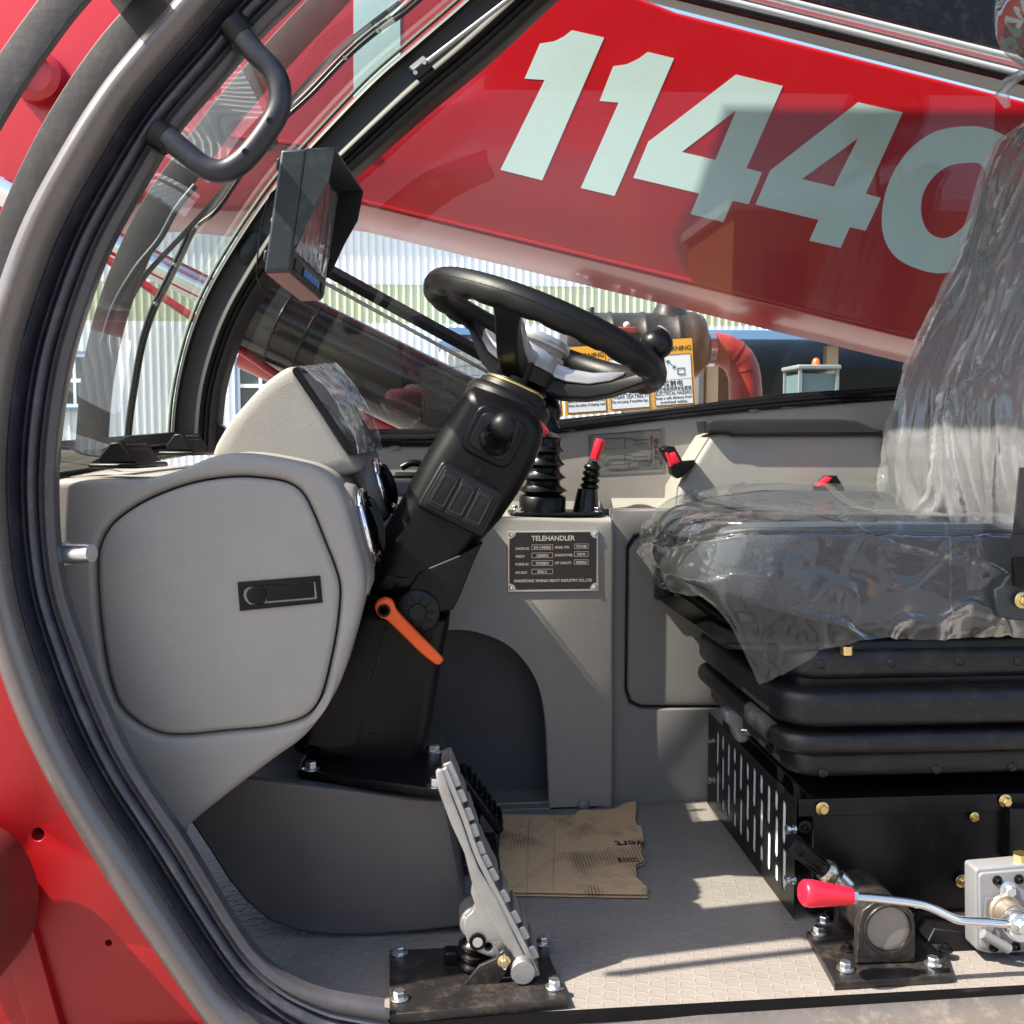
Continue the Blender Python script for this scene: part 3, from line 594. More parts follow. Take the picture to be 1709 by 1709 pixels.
bm = BM(); tube(bm, spl([P(x, y, YU - .002) for x, y in [(560, 733), (740, 731), (850, 724), (937, 712), (1100, 692), (1300, 670), (1480, 657), (1800, 636)]], 6), .009, 10); obj('gasket', bm, M['rubber'], sw)
# ================================================================ front door pillar (near) : lofted section along traced edges
YT = 1.06
outer = [(900, -420), (640, -330), (430, -170), (281, 0), (225, 63), (168, 133), (116, 211), (56, 316), (21, 390), (-10, 475), (-38, 570), (-55, 680), (-60, 800), (-50, 920), (-30, 1040), (2, 1150), (46, 1253), (107, 1364), (192, 1502), (271, 1617), (360, 1740), (480, 1850), (700, 1900)]
inner = [(960, -330), (760, -240), (590, -110), (474, 0), (421, 49), (390, 90), (345, 140), (281, 214), (225, 309), (175, 397), (140, 485), (105, 600), (84, 735), (80, 850), (92, 980), (123, 1070), (160, 1170), (214, 1285), (296, 1403), (374, 1535), (427, 1613), (499, 1666), (640, 1694)]
def resamp(pts, n):
    pts = [Vector((a, b, 0)) for a, b in pts]; pts = spl(pts, 12); L = [0]
    for i in range(1, len(pts)): L.append(L[-1] + (pts[i] - pts[i - 1]).length)
    out = []; j = 0
    for k in range(n):
        s = L[-1] * k / (n - 1)
        while j < len(L) - 2 and L[j + 1] < s: j += 1
        out.append(pts[j].lerp(pts[j + 1], (s - L[j]) / max(1e-9, L[j + 1] - L[j])))
    return out
NO = 140
O = resamp(outer, NO); I_ = []
Ii = resamp(inner, 900)
last = 0
# pair by index so that the section stays square to the run
for k in range(NO):
    a = O[max(k - 1, 0)]; b = O[min(k + 1, NO - 1)]; t = (b - a).normalized()
    best = min(range(last, min(last + 60, 900)), key=lambda i: abs((Ii[i] - O[k]).dot(t)) + (0 if (Ii[i] - O[k]).length < 400 else 50)); last = best; I_.append(Ii[best])
for it in range(6): I_ = [I_[0]] + [(I_[k - 1] + I_[k] * 2 + I_[k + 1]) / 4 for k in range(1, NO - 1)] + [I_[-1]]
OW = [P(p.x, p.y, YT) for p in O]; IW = [P(p.x, p.y, YT) for p in I_]
pillar = empty('door_pillar', (-.45, 1.06, .6), 'curved charcoal front door pillar with rubber seal sweeping down to the sill', 'pillar')
def band(name, prof, m, parent):
    bm = BM(); rows = []
    for f, dy in prof: rows.append([OW[k].lerp(IW[k], f) + Vector((0, dy, 0)) for k in range(NO)])
    sheet(bm, rows); return obj(name, bm, m, parent, smooth=60)
def arcp(f0, f1, y0, h, n=14): return [(f0 + (f1 - f0) * (1 - math.cos(math.pi * k / n)) / 2, y0 - h * math.sin(math.pi * k / n)) for k in range(n + 1)]
band('outer_tube', [(0.0, .09)] + arcp(0, .47, .02, .034) + [(.47, .05)], M['frame'], pillar)
band('channel', [(.45, .02), (.455, .008), (.50, .006), (.505, .03), (.56, .034), (.58, .03)], M['seal'], pillar)
band('seal_lip', [(.56, .05)] + arcp(.565, .63, .028, .010, 8) + [(.64, .03)] + arcp(.645, .80, .028, .018) + [(.80, .06)], M['seal'], pillar)
band('inner_flange', [(.79, .05), (.80, .018), (.83, .014), (.86, .018), (.90, .014), (.985, .016), (1.0, .020), (1.0, .032)], M['lip'], pillar)
wallk = [k for k in range(NO) if OW[k].lerp(IW[k], .8).z < .60 and OW[k].lerp(IW[k], .8).z > -.06 and OW[k].x < .1]
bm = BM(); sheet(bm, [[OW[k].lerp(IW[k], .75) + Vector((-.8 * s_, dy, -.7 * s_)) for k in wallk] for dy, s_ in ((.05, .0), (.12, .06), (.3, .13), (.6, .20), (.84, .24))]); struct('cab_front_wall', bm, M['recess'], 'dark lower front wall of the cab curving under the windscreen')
# striker pin with nut and bracket
st = empty('striker_pin', P(110, 924, 1.12), 'bright steel door striker pin and nut on the pillar', 'pin')
bm = prism(BM(), [(84, 880), (98, 912), (103, 930), (107, 950), (98, 985), (84, 1000)], 1.10, .012, .002); obj('bracket', bm, M['frame'], st)
a = P(100, 925, 1.10); b = P(159, 923, 1.085); d = (b - a).normalized()
bm = BM(); lathe(bm, [(.0, 0), (.0105, 0), (.0105, .03), (.0095, .0395), (.0, .0398)], frame_m(a, d), 28); obj('pin', bm, M['zinc'], st)
bm = BM(); lathe(bm, [(.0, 0), (.0135, 0), (.0145, .001), (.0145, .008), (.0135, .009), (0, .009)], frame_m(a - d * .001, d), 6); obj('nut', bm, M['zinc'], st, smooth=30)
bm = BM(); lathe(bm, [(.015, -.012), (.012, -.001), (0, 0)], frame_m(a - d * .0, d), 20); obj('collar', bm, M['frame'], st)

# ---- far pillar
fo = [(900, -120), (769, 0), (690, 68), (611, 137), (505, 249), (456, 305), (404, 379), (350, 468), (318, 540), (298, 610), (286, 680), (281, 760)]
fi = [(1040, -120), (909, 0), (821, 81), (716, 168), (620, 252), (561, 305), (500, 378), (442, 467), (410, 520), (386, 575), (366, 640), (358, 700), (356, 760)]
A = resamp(fo, 80); B = resamp(fi, 80); AW = [P(p.x, p.y, 1.80) for p in A]; BW = [P(p.x, p.y, 1.80) for p in B]
fp = empty('far_pillar', (-.3, 1.83, 1.0), 'black curved windscreen pillar on the far side of the cab', 'pillar')
def band2(name, prof, m):
    bm = BM(); sheet(bm, [[AW[k].lerp(BW[k], f) + Vector((0, dy, 0)) for k in range(80)] for f, dy in prof]); return obj(name, bm, m, fp, smooth=60)
band2('pillar_body', [(0, .08), (0, .012), (.03, .004), (.10, 0), (.14, .012), (.2, .014), (.52, .010), (.58, -.004), (.66, -.006), (.70, .014), (.71, .05)], M['satin'])
band2('window_gasket', [(.69, .05), (.70, .02), (.74, .014), (.80, .02), (.84, .016), (.97, .02), (1.0, .03), (1.0, .075)], M['satin'])
# rounded lower corner of the side window
bm = prism(BM(), [(340, 640), (357, 640), (357, 690), (362, 706), (375, 716), (400, 717), (400, 752), (300, 760)], 1.83, .04, .003); obj('corner_gasket', bm, M['rubber'], fp)
bm = BM(); lathe(bm, [(.03, .002), (.032, -.002), (.03, -.004), (.0, -.004)], frame_m(P(428, 418, 1.812), (0, 1, 0)), 28); obj('grommet', bm, M['rubber'], fp)
# gas strut clip and rod on the far pillar
gs = empty('window_stay', P(700, 110, 1.79), 'thin grey stay rod in a small black clip on the far pillar', 'stay rod')
bm = BM(); a = P(689, 123, 1.795); b = P(715, 102, 1.795); tube(bm, [a, b], .014, 4, up=(0, 1, 0)); obj('clip', bm, M['monitor'], gs, bevel=.003, smooth=30)
bm = BM(); tube(bm, [P(713, 103, 1.785), P(845, 2, 1.785), P(960, -86, 1.785)], .0042, 10); obj('rod', bm, M['alu'], gs)
for x, y in ((693, 121), (708, 104)): screw(gs, P(x, y, 1.781), (0, -1, 0), .003, M['zinc'])

# ---- windscreen glass: ruled sheet between the pillars, its edge strip, bottom rail
NG = 70
gi = resamp([(760, -240), (590, -110), (474, 0), (421, 49), (345, 140), (281, 214), (225, 309), (175, 397), (140, 485), (105, 600), (88, 700), (84, 790)], NG)
go = resamp(fo, NG)
ws = empty('windscreen', (-.4, 1.45, .9), 'curved dusty front windscreen between the two pillars', 'windscreen')
rows = []
for t in [i / 12 for i in range(13)]:
    rows.append([P(gi[k].x, gi[k].y, 1.12).lerp(P(go[k].x, go[k].y, 1.83), t) for k in range(NG)])
bm = BM(); sheet(bm, rows); obj('pane', bm, M['windglass'], ws, smooth=80)
gedge = mat('green_glass_edge', (.30, .38, .30), .15, var=.2)
for f in (.965, .985):
    bm = BM(); tube(bm, [P(gi[k].x, gi[k].y, 1.12).lerp(P(go[k].x, go[k].y, 1.83), f) + Vector((.002, 0, .002)) for k in range(NG)], .0022, 6); obj('glass_edge', bm, gedge if f < .97 else M['rubber'], ws)
a = P(60, 762, 1.17); b = P(300, 735, 1.80)
bm = BM(); tube(bm, [a, b], .017, 4, up=(0, 0, 1)); obj('bottom_rail', bm, M['black'], ws, bevel=.004, smooth=30)
bm = BM(); tube(bm, [a + Vector((.01, 0, -.017)), b + Vector((.01, 0, -.017))], .010, 10); obj('bottom_gasket', bm, M['rubber'], ws)

# ---- wiper outside the glass
wp = empty('windscreen_wiper', P(460, 230, 1.6), 'long black wiper with curved blade outside the windscreen', 'wiper')
def outside(pts, Y, n=6, o=-.02): return spl([P(x, y, Y) + Vector((o, 0, 0)) for x, y in pts], n)
blade = [(760, -35), (700, 20), (650, 55), (600, 98), (540, 160), (480, 216), (430, 285), (385, 350), (350, 380), (325, 430), (300, 480), (280, 520), (262, 575), (250, 640), (241, 700), (236, 750)]
bm = BM(); tube(bm, outside(blade, 1.62), .0035, 8); obj('blade', bm, M['rubber'], wp)
bm = BM(); tube(bm, outside([(x - 5, y - 6) for x, y in blade], 1.62), .0028, 8); obj('blade_spring', bm, M['monitor'], wp)
bm = BM(); tube(bm, outside([(690, 5), (600, 75), (530, 145), (462, 228), (410, 300), (340, 380), (270, 455), (238, 505), (205, 560)], 1.56), lambda t: .0065, 6, flat=.6); obj('arm', bm, M['monitor'], wp)
bm = BM(); tube(bm, outside([(350, 310), (318, 350), (290, 400), (250, 450), (215, 510), (196, 570)], 1.5), .0045, 8); obj('arm', bm, M['monitor'], wp)
for x, y in ((651, 53), (596, 98), (350, 380), (312, 442), (280, 507)):
    bm = BM(); q = P(x, y, 1.6) + Vector((-.018, 0, 0)); lathe(bm, [(.0032, 0), (.003, .002), (0, .003)], frame_m(q, (0, -1, 0)), 12); obj('rivet', bm, M['zinc'], wp)
bm = BM(); q = P(462, 231, 1.53) + Vector((-.016, 0, 0)); lathe(bm, [(.0, -.01), (.016, -.01), (.016, .006), (.011, .010), (.006, .010), (.006, .006), (0, .006)], frame_m(q, (0, -1, 0)), 22); obj('arm_joint', bm, M['monitor'], wp)

# ---- guard bars in front of the windscreen
bars = [('nearest and darkest front guard bar at the top left corner', 1.0, .96, [(330, -260), (200, -110), (110, -10), (60, 55), (5, 135), (-60, 250), (-110, 380)], 62),
        ('wide curved front guard bar crossing the top left beside the pillar', 1.10, 1.06, [(400, -180), (285, -25), (190, 85), (115, 195), (55, 310), (10, 425), (-25, 560), (-45, 700)], 66),
        ('curved guard bar seen through the windscreen glass', 1.53, 1.0, [(660, -130), (560, -15), (480, 70), (395, 165), (330, 250), (262, 345), (215, 440), (180, 540), (160, 640), (150, 760)], 52)]
for lab, Y, _, pts, wpx in bars:
    g = empty('guard_bar', P(pts[3][0], pts[3][1], Y), lab, 'guard bar', 'front guard bars')
    c = spl([(a, b, 0) for a, b in pts], 8); L1, L2 = [], []
    for i, p in enumerate(c):
        t = (c[min(i + 1, len(c) - 1)] - c[max(i - 1, 0)]).normalized(); nn = Vector((-t.y, t.x, 0))
        L1.append(p + nn * wpx / 2); L2.append(p - nn * wpx / 2)
    ol = [(p.x, p.y) for p in L1] + [(p.x, p.y) for p in reversed(L2)]
    obj('bar', prism(BM(), ol, Y, .010, .001), M['guard'], g)
tb = empty('guard_cross_tube', P(235, 20, 1.25), 'short dark tube joining the guard bars behind the pillar top', 'tube')
bm = BM(); tube(bm, [P(160, -90, 1.02), P(232, 8, 1.18), P(300, 110, 1.5)], .022, 16); obj('tube', bm, M['guard'], tb)

# ---- grab handle
gh = empty('grab_handle', P(400, 200, 1.08), 'dark blue-grey looped grab handle on the door pillar', 'handle')
hp = [(405, 62), (428, 90), (455, 118), (467, 150), (462, 190), (430, 240), (400, 272), (370, 286), (340, 278), (310, 255), (278, 228)]
bm = BM(); tube(bm, spl([P(x, y, 1.055) for x, y in hp], 8), .0115, 20); obj('grip', bm, mat('slate_grip', (.010, .012, .019), .42, bump=[('n', 300, .1, .0005)], dust=((.3, .3, .3), .1, 40)), gh)
for x, y in ((400, 55), (276, 232)):
    bm = BM(); q = P(x, y, 1.06); dd = (P(428, 90, 1.055) - P(400, 55, 1.055)) if x == 400 else (P(310, 255, 1.055) - P(276, 232, 1.055)); dd.normalize(); cyl(bm, q - dd * .012, q + dd * .006, .015, seg=20); obj('foot', bm, M['black'], gh)
for x, y in ((450, 201), (409, 253)): screw(gh, P(x, y, 1.0432), (0, -1, 0), .0025)

# ---- red chassis panel below the pillar
rp = empty('chassis_panel', P(150, 1500, 1.1), 'sunlit red body panel with two drilled holes below the pillar', 'panel')
ol = [(-300, 980), (0, 1080), (60, 1200), (140, 1330), (230, 1480), (310, 1590), (420, 1740), (560, 1850), (560, 1950), (-300, 1950)]
bm = prism(BM(), ol, 1.10, .02, .001, holes=[circ(63, 1393, 11, 20), circ(181, 1574, 5.5, 16)]); obj('plate', bm, M['redchassis'], rp)
bm = BM(); q = P(66, 1396, 1.16); box(bm, q, (.05, .01, .05)); box(bm, P(183, 1575, 1.16), (.03, .01, .03)); obj('hole_backing', bm, M['black'], rp)
bm = BM(); tube(bm, [P(20 + k * 2.6, 1440 + k * 9, 1.096) + Vector((random.uniform(-.0015, .0015), 0, 0)) for k in range(34)], lambda t: .005 + .0015 * math.sin(t * 90), 8); obj('weld_bead', bm, M['redchassis'], rp)
bm = prism(BM(), [(15, 1440), (40, 1500), (105, 1730), (50, 1730), (0, 1560)], 1.088, .012, .002); obj('gusset', bm, M['redchassis'], rp)
fh = empty('wheel_hub', P(-40, 1560, .98), 'rounded dusty brownish red hub at the bottom left edge', 'hub')
bm = BM(); lathe(bm, [(0, .05), (.03, .048), (.052, .038), (.064, .02), (.068, 0), (.068, -.08)], frame_m(P(-108, 1560, 1.0), (0, -1, 0)) @ Matrix.Diagonal((1, 1.25, 1, 1)), 40); obj('cap', bm, mat('dusty_red_hub', (.13, .02, .018), .35, var=.2), fh)
# dark ground clutter below chassis is hidden

# ================================================================ dashboard
YD = 1.165
dash = empty('dashboard', (-.35, 1.3, .4), 'grey leather-grained dashboard moulding in the front of the cab', 'dashboard')
face = [(30, 800), (30, 1330), (200, 1420), (290, 1396), (330, 1366), (400, 1311), (460, 1266), (505, 1233), (540, 1190), (568, 1139), (585, 1085), (597, 1040), (606, 1000), (608, 965), (600, 925), (588, 880), (577, 840), (558, 803), (527, 781), (480, 768), (421, 758), (380, 757), (345, 765), (300, 784), (262, 795), (230, 799), (130, 798), (85, 800)]
door_o = [(320, 806), (386, 796), (440, 798), (480, 806), (505, 824), (524, 860), (540, 900), (556, 940), (566, 975), (566, 1010), (560, 1060), (549, 1115), (537, 1160), (522, 1186), (496, 1203), (445, 1215), (380, 1221), (303, 1228), (254, 1221), (205, 1187), (183, 1140), (170, 1070), (163, 1000), (162, 929), (176, 888), (205, 858), (255, 829)]
def shrink(pts, k):
    n = len(pts); out = []
    for i in range(n):
        a, b = pts[i - 1], pts[(i + 1) % n]; t = Vector((b[0] - a[0], b[1] - a[1])).normalized()
        out.append((pts[i][0] - t.y * k, pts[i][1] + t.x * k))
    return out
dsm = [tuple(v[:2]) for v in spl([(a, b, 0) for a, b in door_o], 5, True)]
big = shrink(dsm, 0); sml = shrink(dsm, 1.7)
if area2([(p[0], p[1]) for p in sml]) and abs(area2(sml)) > abs(area2(big)): sml = shrink(dsm, -1.7)
fs = [tuple(v[:2]) for v in spl([(a, b, 0) for a, b in face], 4, True)]
bm = prism(BM(), fs, YD, .05, .018, holes=[], res=4)
bm.free()
# fascia ring round the compartment door, and the block behind it
bm = BM(); me = fill([XZ(fs, YD), XZ(shrink(dsm, -.8) if abs(area2(shrink(dsm, -.8))) > abs(area2(dsm)) else shrink(dsm, .8), YD)], .07, .010, 4); addmesh(bm, me, FRONT(0, YD + .035, 0)); obj('fascia', merge(bm), M['vinyl'], dash)
bm = prism(BM(), [(x + (6 if x > 570 and y < 930 else (8 if x > 570 and y < 1000 else 0)), y) for x, y in fs], YD + .05, .12, .012, res=3); obj('front_block', bm, M['vinyl'], dash)
bm = prism(BM(), sml, YD - .003, .03, .007, res=4); dr = obj('compartment_door', bm, M['vinyl'], dash)
# recessed black pull latch
la = -.093
bm = prism(BM(), [(396, 972), (534, 961), (538, 1006), (400, 1020)], YD - .0055, .01, .001, holes=[[(414, 980), (526, 971), (529, 1000), (416, 1010), (408, 1003), (405, 993), (407, 985)]]); lt2 = obj('latch_frame', bm, M['black'], dr)
bm = prism(BM(), [(405, 972), (530, 965), (533, 1003), (408, 1014)], YD + .000, .003, .0003); obj('latch_cup', bm, M['black'], dr)
bm = prism(BM(), [(443, 978), (523, 972), (525, 997), (445, 1004)], YD - .0045, .007, .001); obj('paddle', bm, M['black'], dr)
bm = prism(BM(), [tuple(v[:2]) for v in spl([(a, b, 0) for a, b in [(441, 979), (422, 981), (412, 988), (412, 999), (420, 1007), (441, 1006)]], 5, True)], YD - .006, .008, .0015); obj('thumb_button', bm, M['black'], dr)
# rear (far) upper block: runs to the far wall above knee height
rear = [(40, 800), (40, 1000), (550, 1000), (582, 960), (596, 900), (588, 850), (570, 812), (545, 790), (480, 770), (421, 760), (380, 759), (345, 767), (300, 786), (262, 796), (85, 801)]
bm = prism(BM(), [tuple(v[:2]) for v in spl([(a, b, 0) for a, b in rear], 4, True)], YD + .10, .60, .012, res=3); obj('top_block', bm, M['vinyl'], dash)
# instrument pod
def ring_(pts, Y): return [P(x, y, Y) for x, y in pts]
near = [(372, 716), (352, 770), (420, 790), (520, 800), (592, 790), (590, 770), (576, 748), (556, 716), (522, 660), (497, 622), (486, 613), (470, 617), (436, 642), (404, 676)]
far = [(470, 706), (455, 745), (480, 760), (560, 770), (628, 765), (632, 755), (622, 742), (605, 700), (572, 640), (556, 618), (546, 612), (534, 613), (512, 640), (490, 668)]
nr = [Vector(v) for v in spl([(a, b, 0) for a, b in near], 4, True)]; fr_ = [Vector(v) for v in spl([(a, b, 0) for a, b in far], 4, True)]
def pod_ring(t, k):
    Y = 1.33 + (1.66 - 1.33) * t; c = Vector((0, 0, 0)); out = []
    for a, b in zip(nr, fr_):
        A_ = P(a.x, a.y, 1.33); B_ = P(b.x, b.y, 1.66); out.append(A_.lerp(B_, t))
    for p in out: c += p / len(out)
    return [c + (p - c) * k for p in out]
rows = [pod_ring(0, .02) , pod_ring(0, .7), pod_ring(0.0, .9), pod_ring(.012, .965), pod_ring(.04, .992), pod_ring(.08, 1)] + [pod_ring(t / 10, 1) for t in range(1, 10)] + [pod_ring(.96, .99), pod_ring(1, .94), pod_ring(1, .02)]
for p in rows[0]: p.y -= .0
bm = BM(); loft(bm, rows, cap=True); pod = obj('instrument_pod', bm, M['vinyl'], dash, smooth=55)
# display panel on the driver side of the pod with crinkled film
def pt(u, v):    # u along depth 0..1, v down 0..1
    a = P(490, 622, 1.33).lerp(P(582, 757, 1.33), v); b = P(550, 616, 1.66).lerp(P(624, 750, 1.66), v); return a.lerp(b, u)
nrm = (pt(1, 0) - pt(0, 0)).cross(pt(0, 1) - pt(0, 0)).normalized()
if nrm.x < 0: nrm = -nrm
bm = BM(); rows = [[pt(u / 6, .03 + v * .94 / 6) + nrm * .004 for v in range(7)] for u in range(7)]; sheet(bm, rows); r2 = [[pt(u, v) - nrm * .01 for v in (.03, .97)] for u in (0, 1)]
obj('display', bm, M['screen'], dash)
bm = BM(); tube(bm, [pt(u, v) + nrm * .004 for u, v in ((.0, .0), (1, 0), (1, 1), (0, 1), (0, 0))], .005, 8); obj('display_bezel', bm, M['black'], dash)
bm = BM(); rows = []
for i in range(61):
    row = []
    for j in range(61):
        u, v = -.04 + 1.1 * i / 60, -.02 + 1.08 * j / 60; p = pt(u, v); w = noise.noise(Vector((u * 9, v * 3, 1))) * .006 + abs(noise.noise(Vector((u * 14, v * 6, 7)))) * .006
        row.append(p + nrm * (.012 + w + .012 * math.sin(v * 3.1)))
    rows.append(row)
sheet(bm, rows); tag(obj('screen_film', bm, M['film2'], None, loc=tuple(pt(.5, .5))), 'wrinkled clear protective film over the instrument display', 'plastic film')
# wedge vents
for k, (px, py, w, dep, Y, lab) in enumerate(((216, 776, 72, .08, 1.215, 'nearer black wedge air vent on top of the dashboard'), (312, 756, 54, .07, 1.45, 'farther black wedge air vent on top of the dashboard by the window'))):
    c = P(px, py, Y); ve = empty('air_vent', c, lab, 'air vent', 'wedge vents on the dashboard'); ww = w / F * Y; hh_ = .026
    Z = Matrix.Translation(c) @ Matrix.Rotation(R(-12), 4, 'Z')
    bm = BM(); box(bm, (0, 0, 0), (ww * 1.12, dep, .006), Z); obj('base', bm, M['black'], ve, bevel=.0025)
    bm = BM(); pr = [(-ww * .40, .003), (-ww * .36, .012), (-ww * .12, hh_), (ww * .12, hh_ + .001), (ww * .46, .004)]
    me = fill([pr], dep * .78, .002); addmesh(bm, me, Z @ FRONT(0, 0, 0)); obj('hood', bm, M['black'], ve)
    bm = BM()
    for s in range(4): box(bm, (ww * (.16 + .075 * s), 0, hh_ - .003 - s * .0062), (.0015, dep * .6, .004), Z)
    obj('grille', bm, M['rubber'], ve)
# round chrome ringed vents on the driver side of the dash
for k, (px, py, Y, r, lab) in enumerate(((611, 878, 1.29, .044, 'nearer round black vent with chrome ring on the dashboard side'), (636, 812, 1.47, .037, 'farther round black vent with chrome ring on the dashboard side'))):
    c = P(px, py, Y); ax = Vector((.97, -.06, .22)).normalized() if k == 0 else Vector((.95, -.08, .3)).normalized()
    rv = empty('round_vent', c, lab, 'air vent', 'round vents beside the steering column'); Mx = frame_m(c, ax)
    bm = BM(); tp = [Mx @ Vector((r * math.cos(a * math.pi / 18), r * math.sin(a * math.pi / 18), .004)) for a in range(36)]; tube(bm, tp, .005, 10, closed=True); obj('chrome_ring', bm, M['chrome'], rv)
    bm = BM(); lathe(bm, [(0, -.01), (r * .97, -.01), (r * .95, .005), (r * .85, .006), (0, .004)], Mx, 36); obj('housing', bm, M['black'], rv)
    for s in (-2, -1, 0, 1, 2):
        bm = BM(); hw = r * .82 * math.sqrt(max(.08, 1 - (s / 2.7) ** 2)); Zs = Mx @ Matrix.Translation((s * r * .3, 0, .012)) @ Matrix.Rotation(R(30), 4, 'Y')
        lathe(bm, [(0, 0), (1, 0), (1, .0025), (0, .0025)], Zs @ Matrix.Diagonal((.011 + .002 * (k == 0), hw, 1, 1)), 20); obj('slat', bm, M['black'], rv)
    bm = BM(); sphere(bm, (0, 0, 0), 1, 20, Mx=Mx @ Matrix.Translation((0, 0, .002)) @ Matrix.Diagonal((r * .8, r * .8, .016, 1))); obj('ball', bm, M['black'], rv)
    bm = BM(); lathe(bm, [(r * 1.35, -.012), (r * 1.25, -.003), (r * 1.12, .0), (r * .9, .0)], Mx, 36); obj('surround', bm, M['vinyl_smooth'], rv)
# cup tray on the ledge behind the column
tr = empty('ledge_tray', P(690, 790, 1.76), 'small black storage tray with a lid in the ledge behind the column', 'tray')
bm = BM(); c = P(690, 800, 1.74); box(bm, c + Vector((0, 0, -.012)), (.14, .10, .03)); obj('body', bm, M['vinyl_smooth'], tr, bevel=.006)
bm = BM(); box(bm, c + Vector((.012, 0, .006)), (.09, .075, .01)); obj('lid', bm, M['black'], tr, bevel=.003)
bm = BM(); tube(bm, spl([c + Vector(v) for v in ((-.02, 0, .02), (.0, .0, .028), (.03, .01, .02), (.06, .02, .008))], 5), .006, 8); obj('strap', bm, M['rubber'], tr)
# ================================================================ roof, rear pillar and rear wall of the cab (above and right of the frame)
bm = BM(); me = fill([[(.10, 1.50), (.16, 1.60), (.22, 1.78), (1.5, 1.80), (1.5, 1.50)]], .96, .02); addmesh(bm, me, FRONT(0, 1.51, 0)); struct('cab_roof', bm, M['recess'], 'dark cab roof over the seat, its overhang shaped to shade the boom')  # out of view; thickness and far overhang shaped to cast shade on the boom
bm = BM(); box(bm, (1.46, 1.46, .55), (.06, .8, 1.9)); struct('cab_rear_wall', bm, M['recess'], 'dark rear wall of the cab behind the seat')

# ================================================================ column pedestal (dark box over the floor)
YTN = 1.285
ped = empty('column_pedestal', (-.15, 1.4, 0), 'dark grey steel pedestal box under the steering column', 'pedestal')
pm = mat('dark_pedestal_paint', (.10, .09, .088), .42, .1, bump=[('n', 40, .15, .002)], var=.15, vs=10, rvar=.08, dust=((.2, .18, .16), .12, 14))
ft = [(270, 1290), (420, 1300), (500, 1309), (620, 1324), (738, 1338)]
fbm = [(782, 1545), (700, 1555), (620, 1561), (560, 1562), (500, 1556), (450, 1538), (410, 1505), (380, 1468), (350, 1420), (318, 1372), (290, 1330)]
bm = BM(); addmesh(bm, fill([XZ(ft + fbm, YTN)], .02, .004), FRONT(0, YTN + .01, 0)); obj('front_panel', bm, pm, ped)
zt = .19
tl = P(270, 1296, YTN); trr = P(740, 1338, YTN); br = P(772, 1262, 1.50); bl_ = P(300, 1230, 1.52)
def slab(corners, th, down=True):
    cs = [Vector(c) for c in corners]; n = (cs[1] - cs[0]).cross(cs[2] - cs[0]).normalized(); 
    b = BM(); t = [b.verts.new(c) for c in cs]; u = [b.verts.new(c - n * th) for c in cs]; k = len(cs)
    b.faces.new(t); b.faces.new(u[::-1])
    for i in range(k): b.faces.new((t[i], u[i], u[(i + 1) % k], t[(i + 1) % k]))
    bmesh.ops.recalc_face_normals(b, faces=b.faces); return b
ztl = XZ([(420, 1300)], YTN)[0][1]; ztr = XZ([(738, 1338)], YTN)[0][1]
obj('top_panel', slab([Vector((tl.x, YTN, ztl)), Vector((trr.x, YTN, ztr)), Vector((trr.x, 1.66, ztr + .004)), Vector((tl.x, 1.66, ztl + .004))], .006), pm, ped, bevel=.0015)
xr = trr.x; xb = P(782, 1545, YTN).x
obj('side_panel', slab([Vector((xr, YTN + .002, ztr)), Vector((xb, YTN + .002, 0.0)), Vector((xb, 1.66, 0)), Vector((xr, 1.66, ztr))], .006), pm, ped)
# base plate of the column
cpz = (ztl + ztr) / 2 + .003
sc_ = empty('steering_column', (-.06, 1.43, cpz), 'black plastic steering column with switches and orange tilt lever', 'steering column'); cbp = sc_
def PT(px, py): return PZ(px, py, cpz + .012)
pa, pb, pc, pd = PT(497, 1283), PT(737, 1318), PT(752, 1250), PT(528, 1222)
bm = BM(); addmesh(bm, fill([[(v.x, v.y) for v in (pa, pb, pc, pd)]], .012, .002), Matrix.Translation((0, 0, cpz + .006))); obj('base_plate', bm, M['blacksteel'], cbp)
for px, py in ((519, 1284), (727, 1312), (724, 1256)):
    bolt(cbp, PT(px, py), (0, 0, 1), .0115)

# ================================================================ steering column
YK = 1.36
low = [(600, 1010), (646, 1016), (700, 1022), (752, 1028), (750, 1050), (737, 1111), (726, 1180), (715, 1240), (702, 1293), (694, 1300), (660, 1299), (600, 1290), (533, 1276), (492, 1262), (486, 1250), (505, 1190), (540, 1110), (575, 1040)]
obj('lower_shroud', prism(BM(), low, YK, .17, .022, res=5), M['black'], sc_)
obj('shroud_seam', prism(BM(), [(642, 1046), (646, 1046), (589, 1280), (584, 1280)], YK - .0015, .02, .001), M['blacksteel'], sc_)
up = [(771, 662), (780, 648), (795, 643), (850, 661), (887, 676), (905, 694), (912, 716), (909, 740), (896, 775), (869, 824), (838, 870), (806, 905), (790, 940), (767, 997), (756, 1018), (745, 1022), (715, 1021), (690, 1010), (640, 1005), (612, 1000), (606, 985), (616, 950), (637, 892), (665, 842), (711, 758), (745, 705)]
obj('upper_shroud', prism(BM(), up, YK - .016, .19, .036, res=8), M['black'], sc_)
# flared clamshell panel with seam, screw
flr = [(806, 905), (770, 925), (715, 948), (697, 958), (684, 978), (668, 1010), (690, 1030), (756, 1018), (767, 997), (790, 940)]
obj('shroud_panel', prism(BM(), flr, YK - .0195, .02, .003), M['black'], sc_)
screw(sc_, P(709, 966, YK - .021), (0, -1, 0), .0065); screw(sc_, P(623, 1234, YK - .001), (0, -1, 0), .0065); 
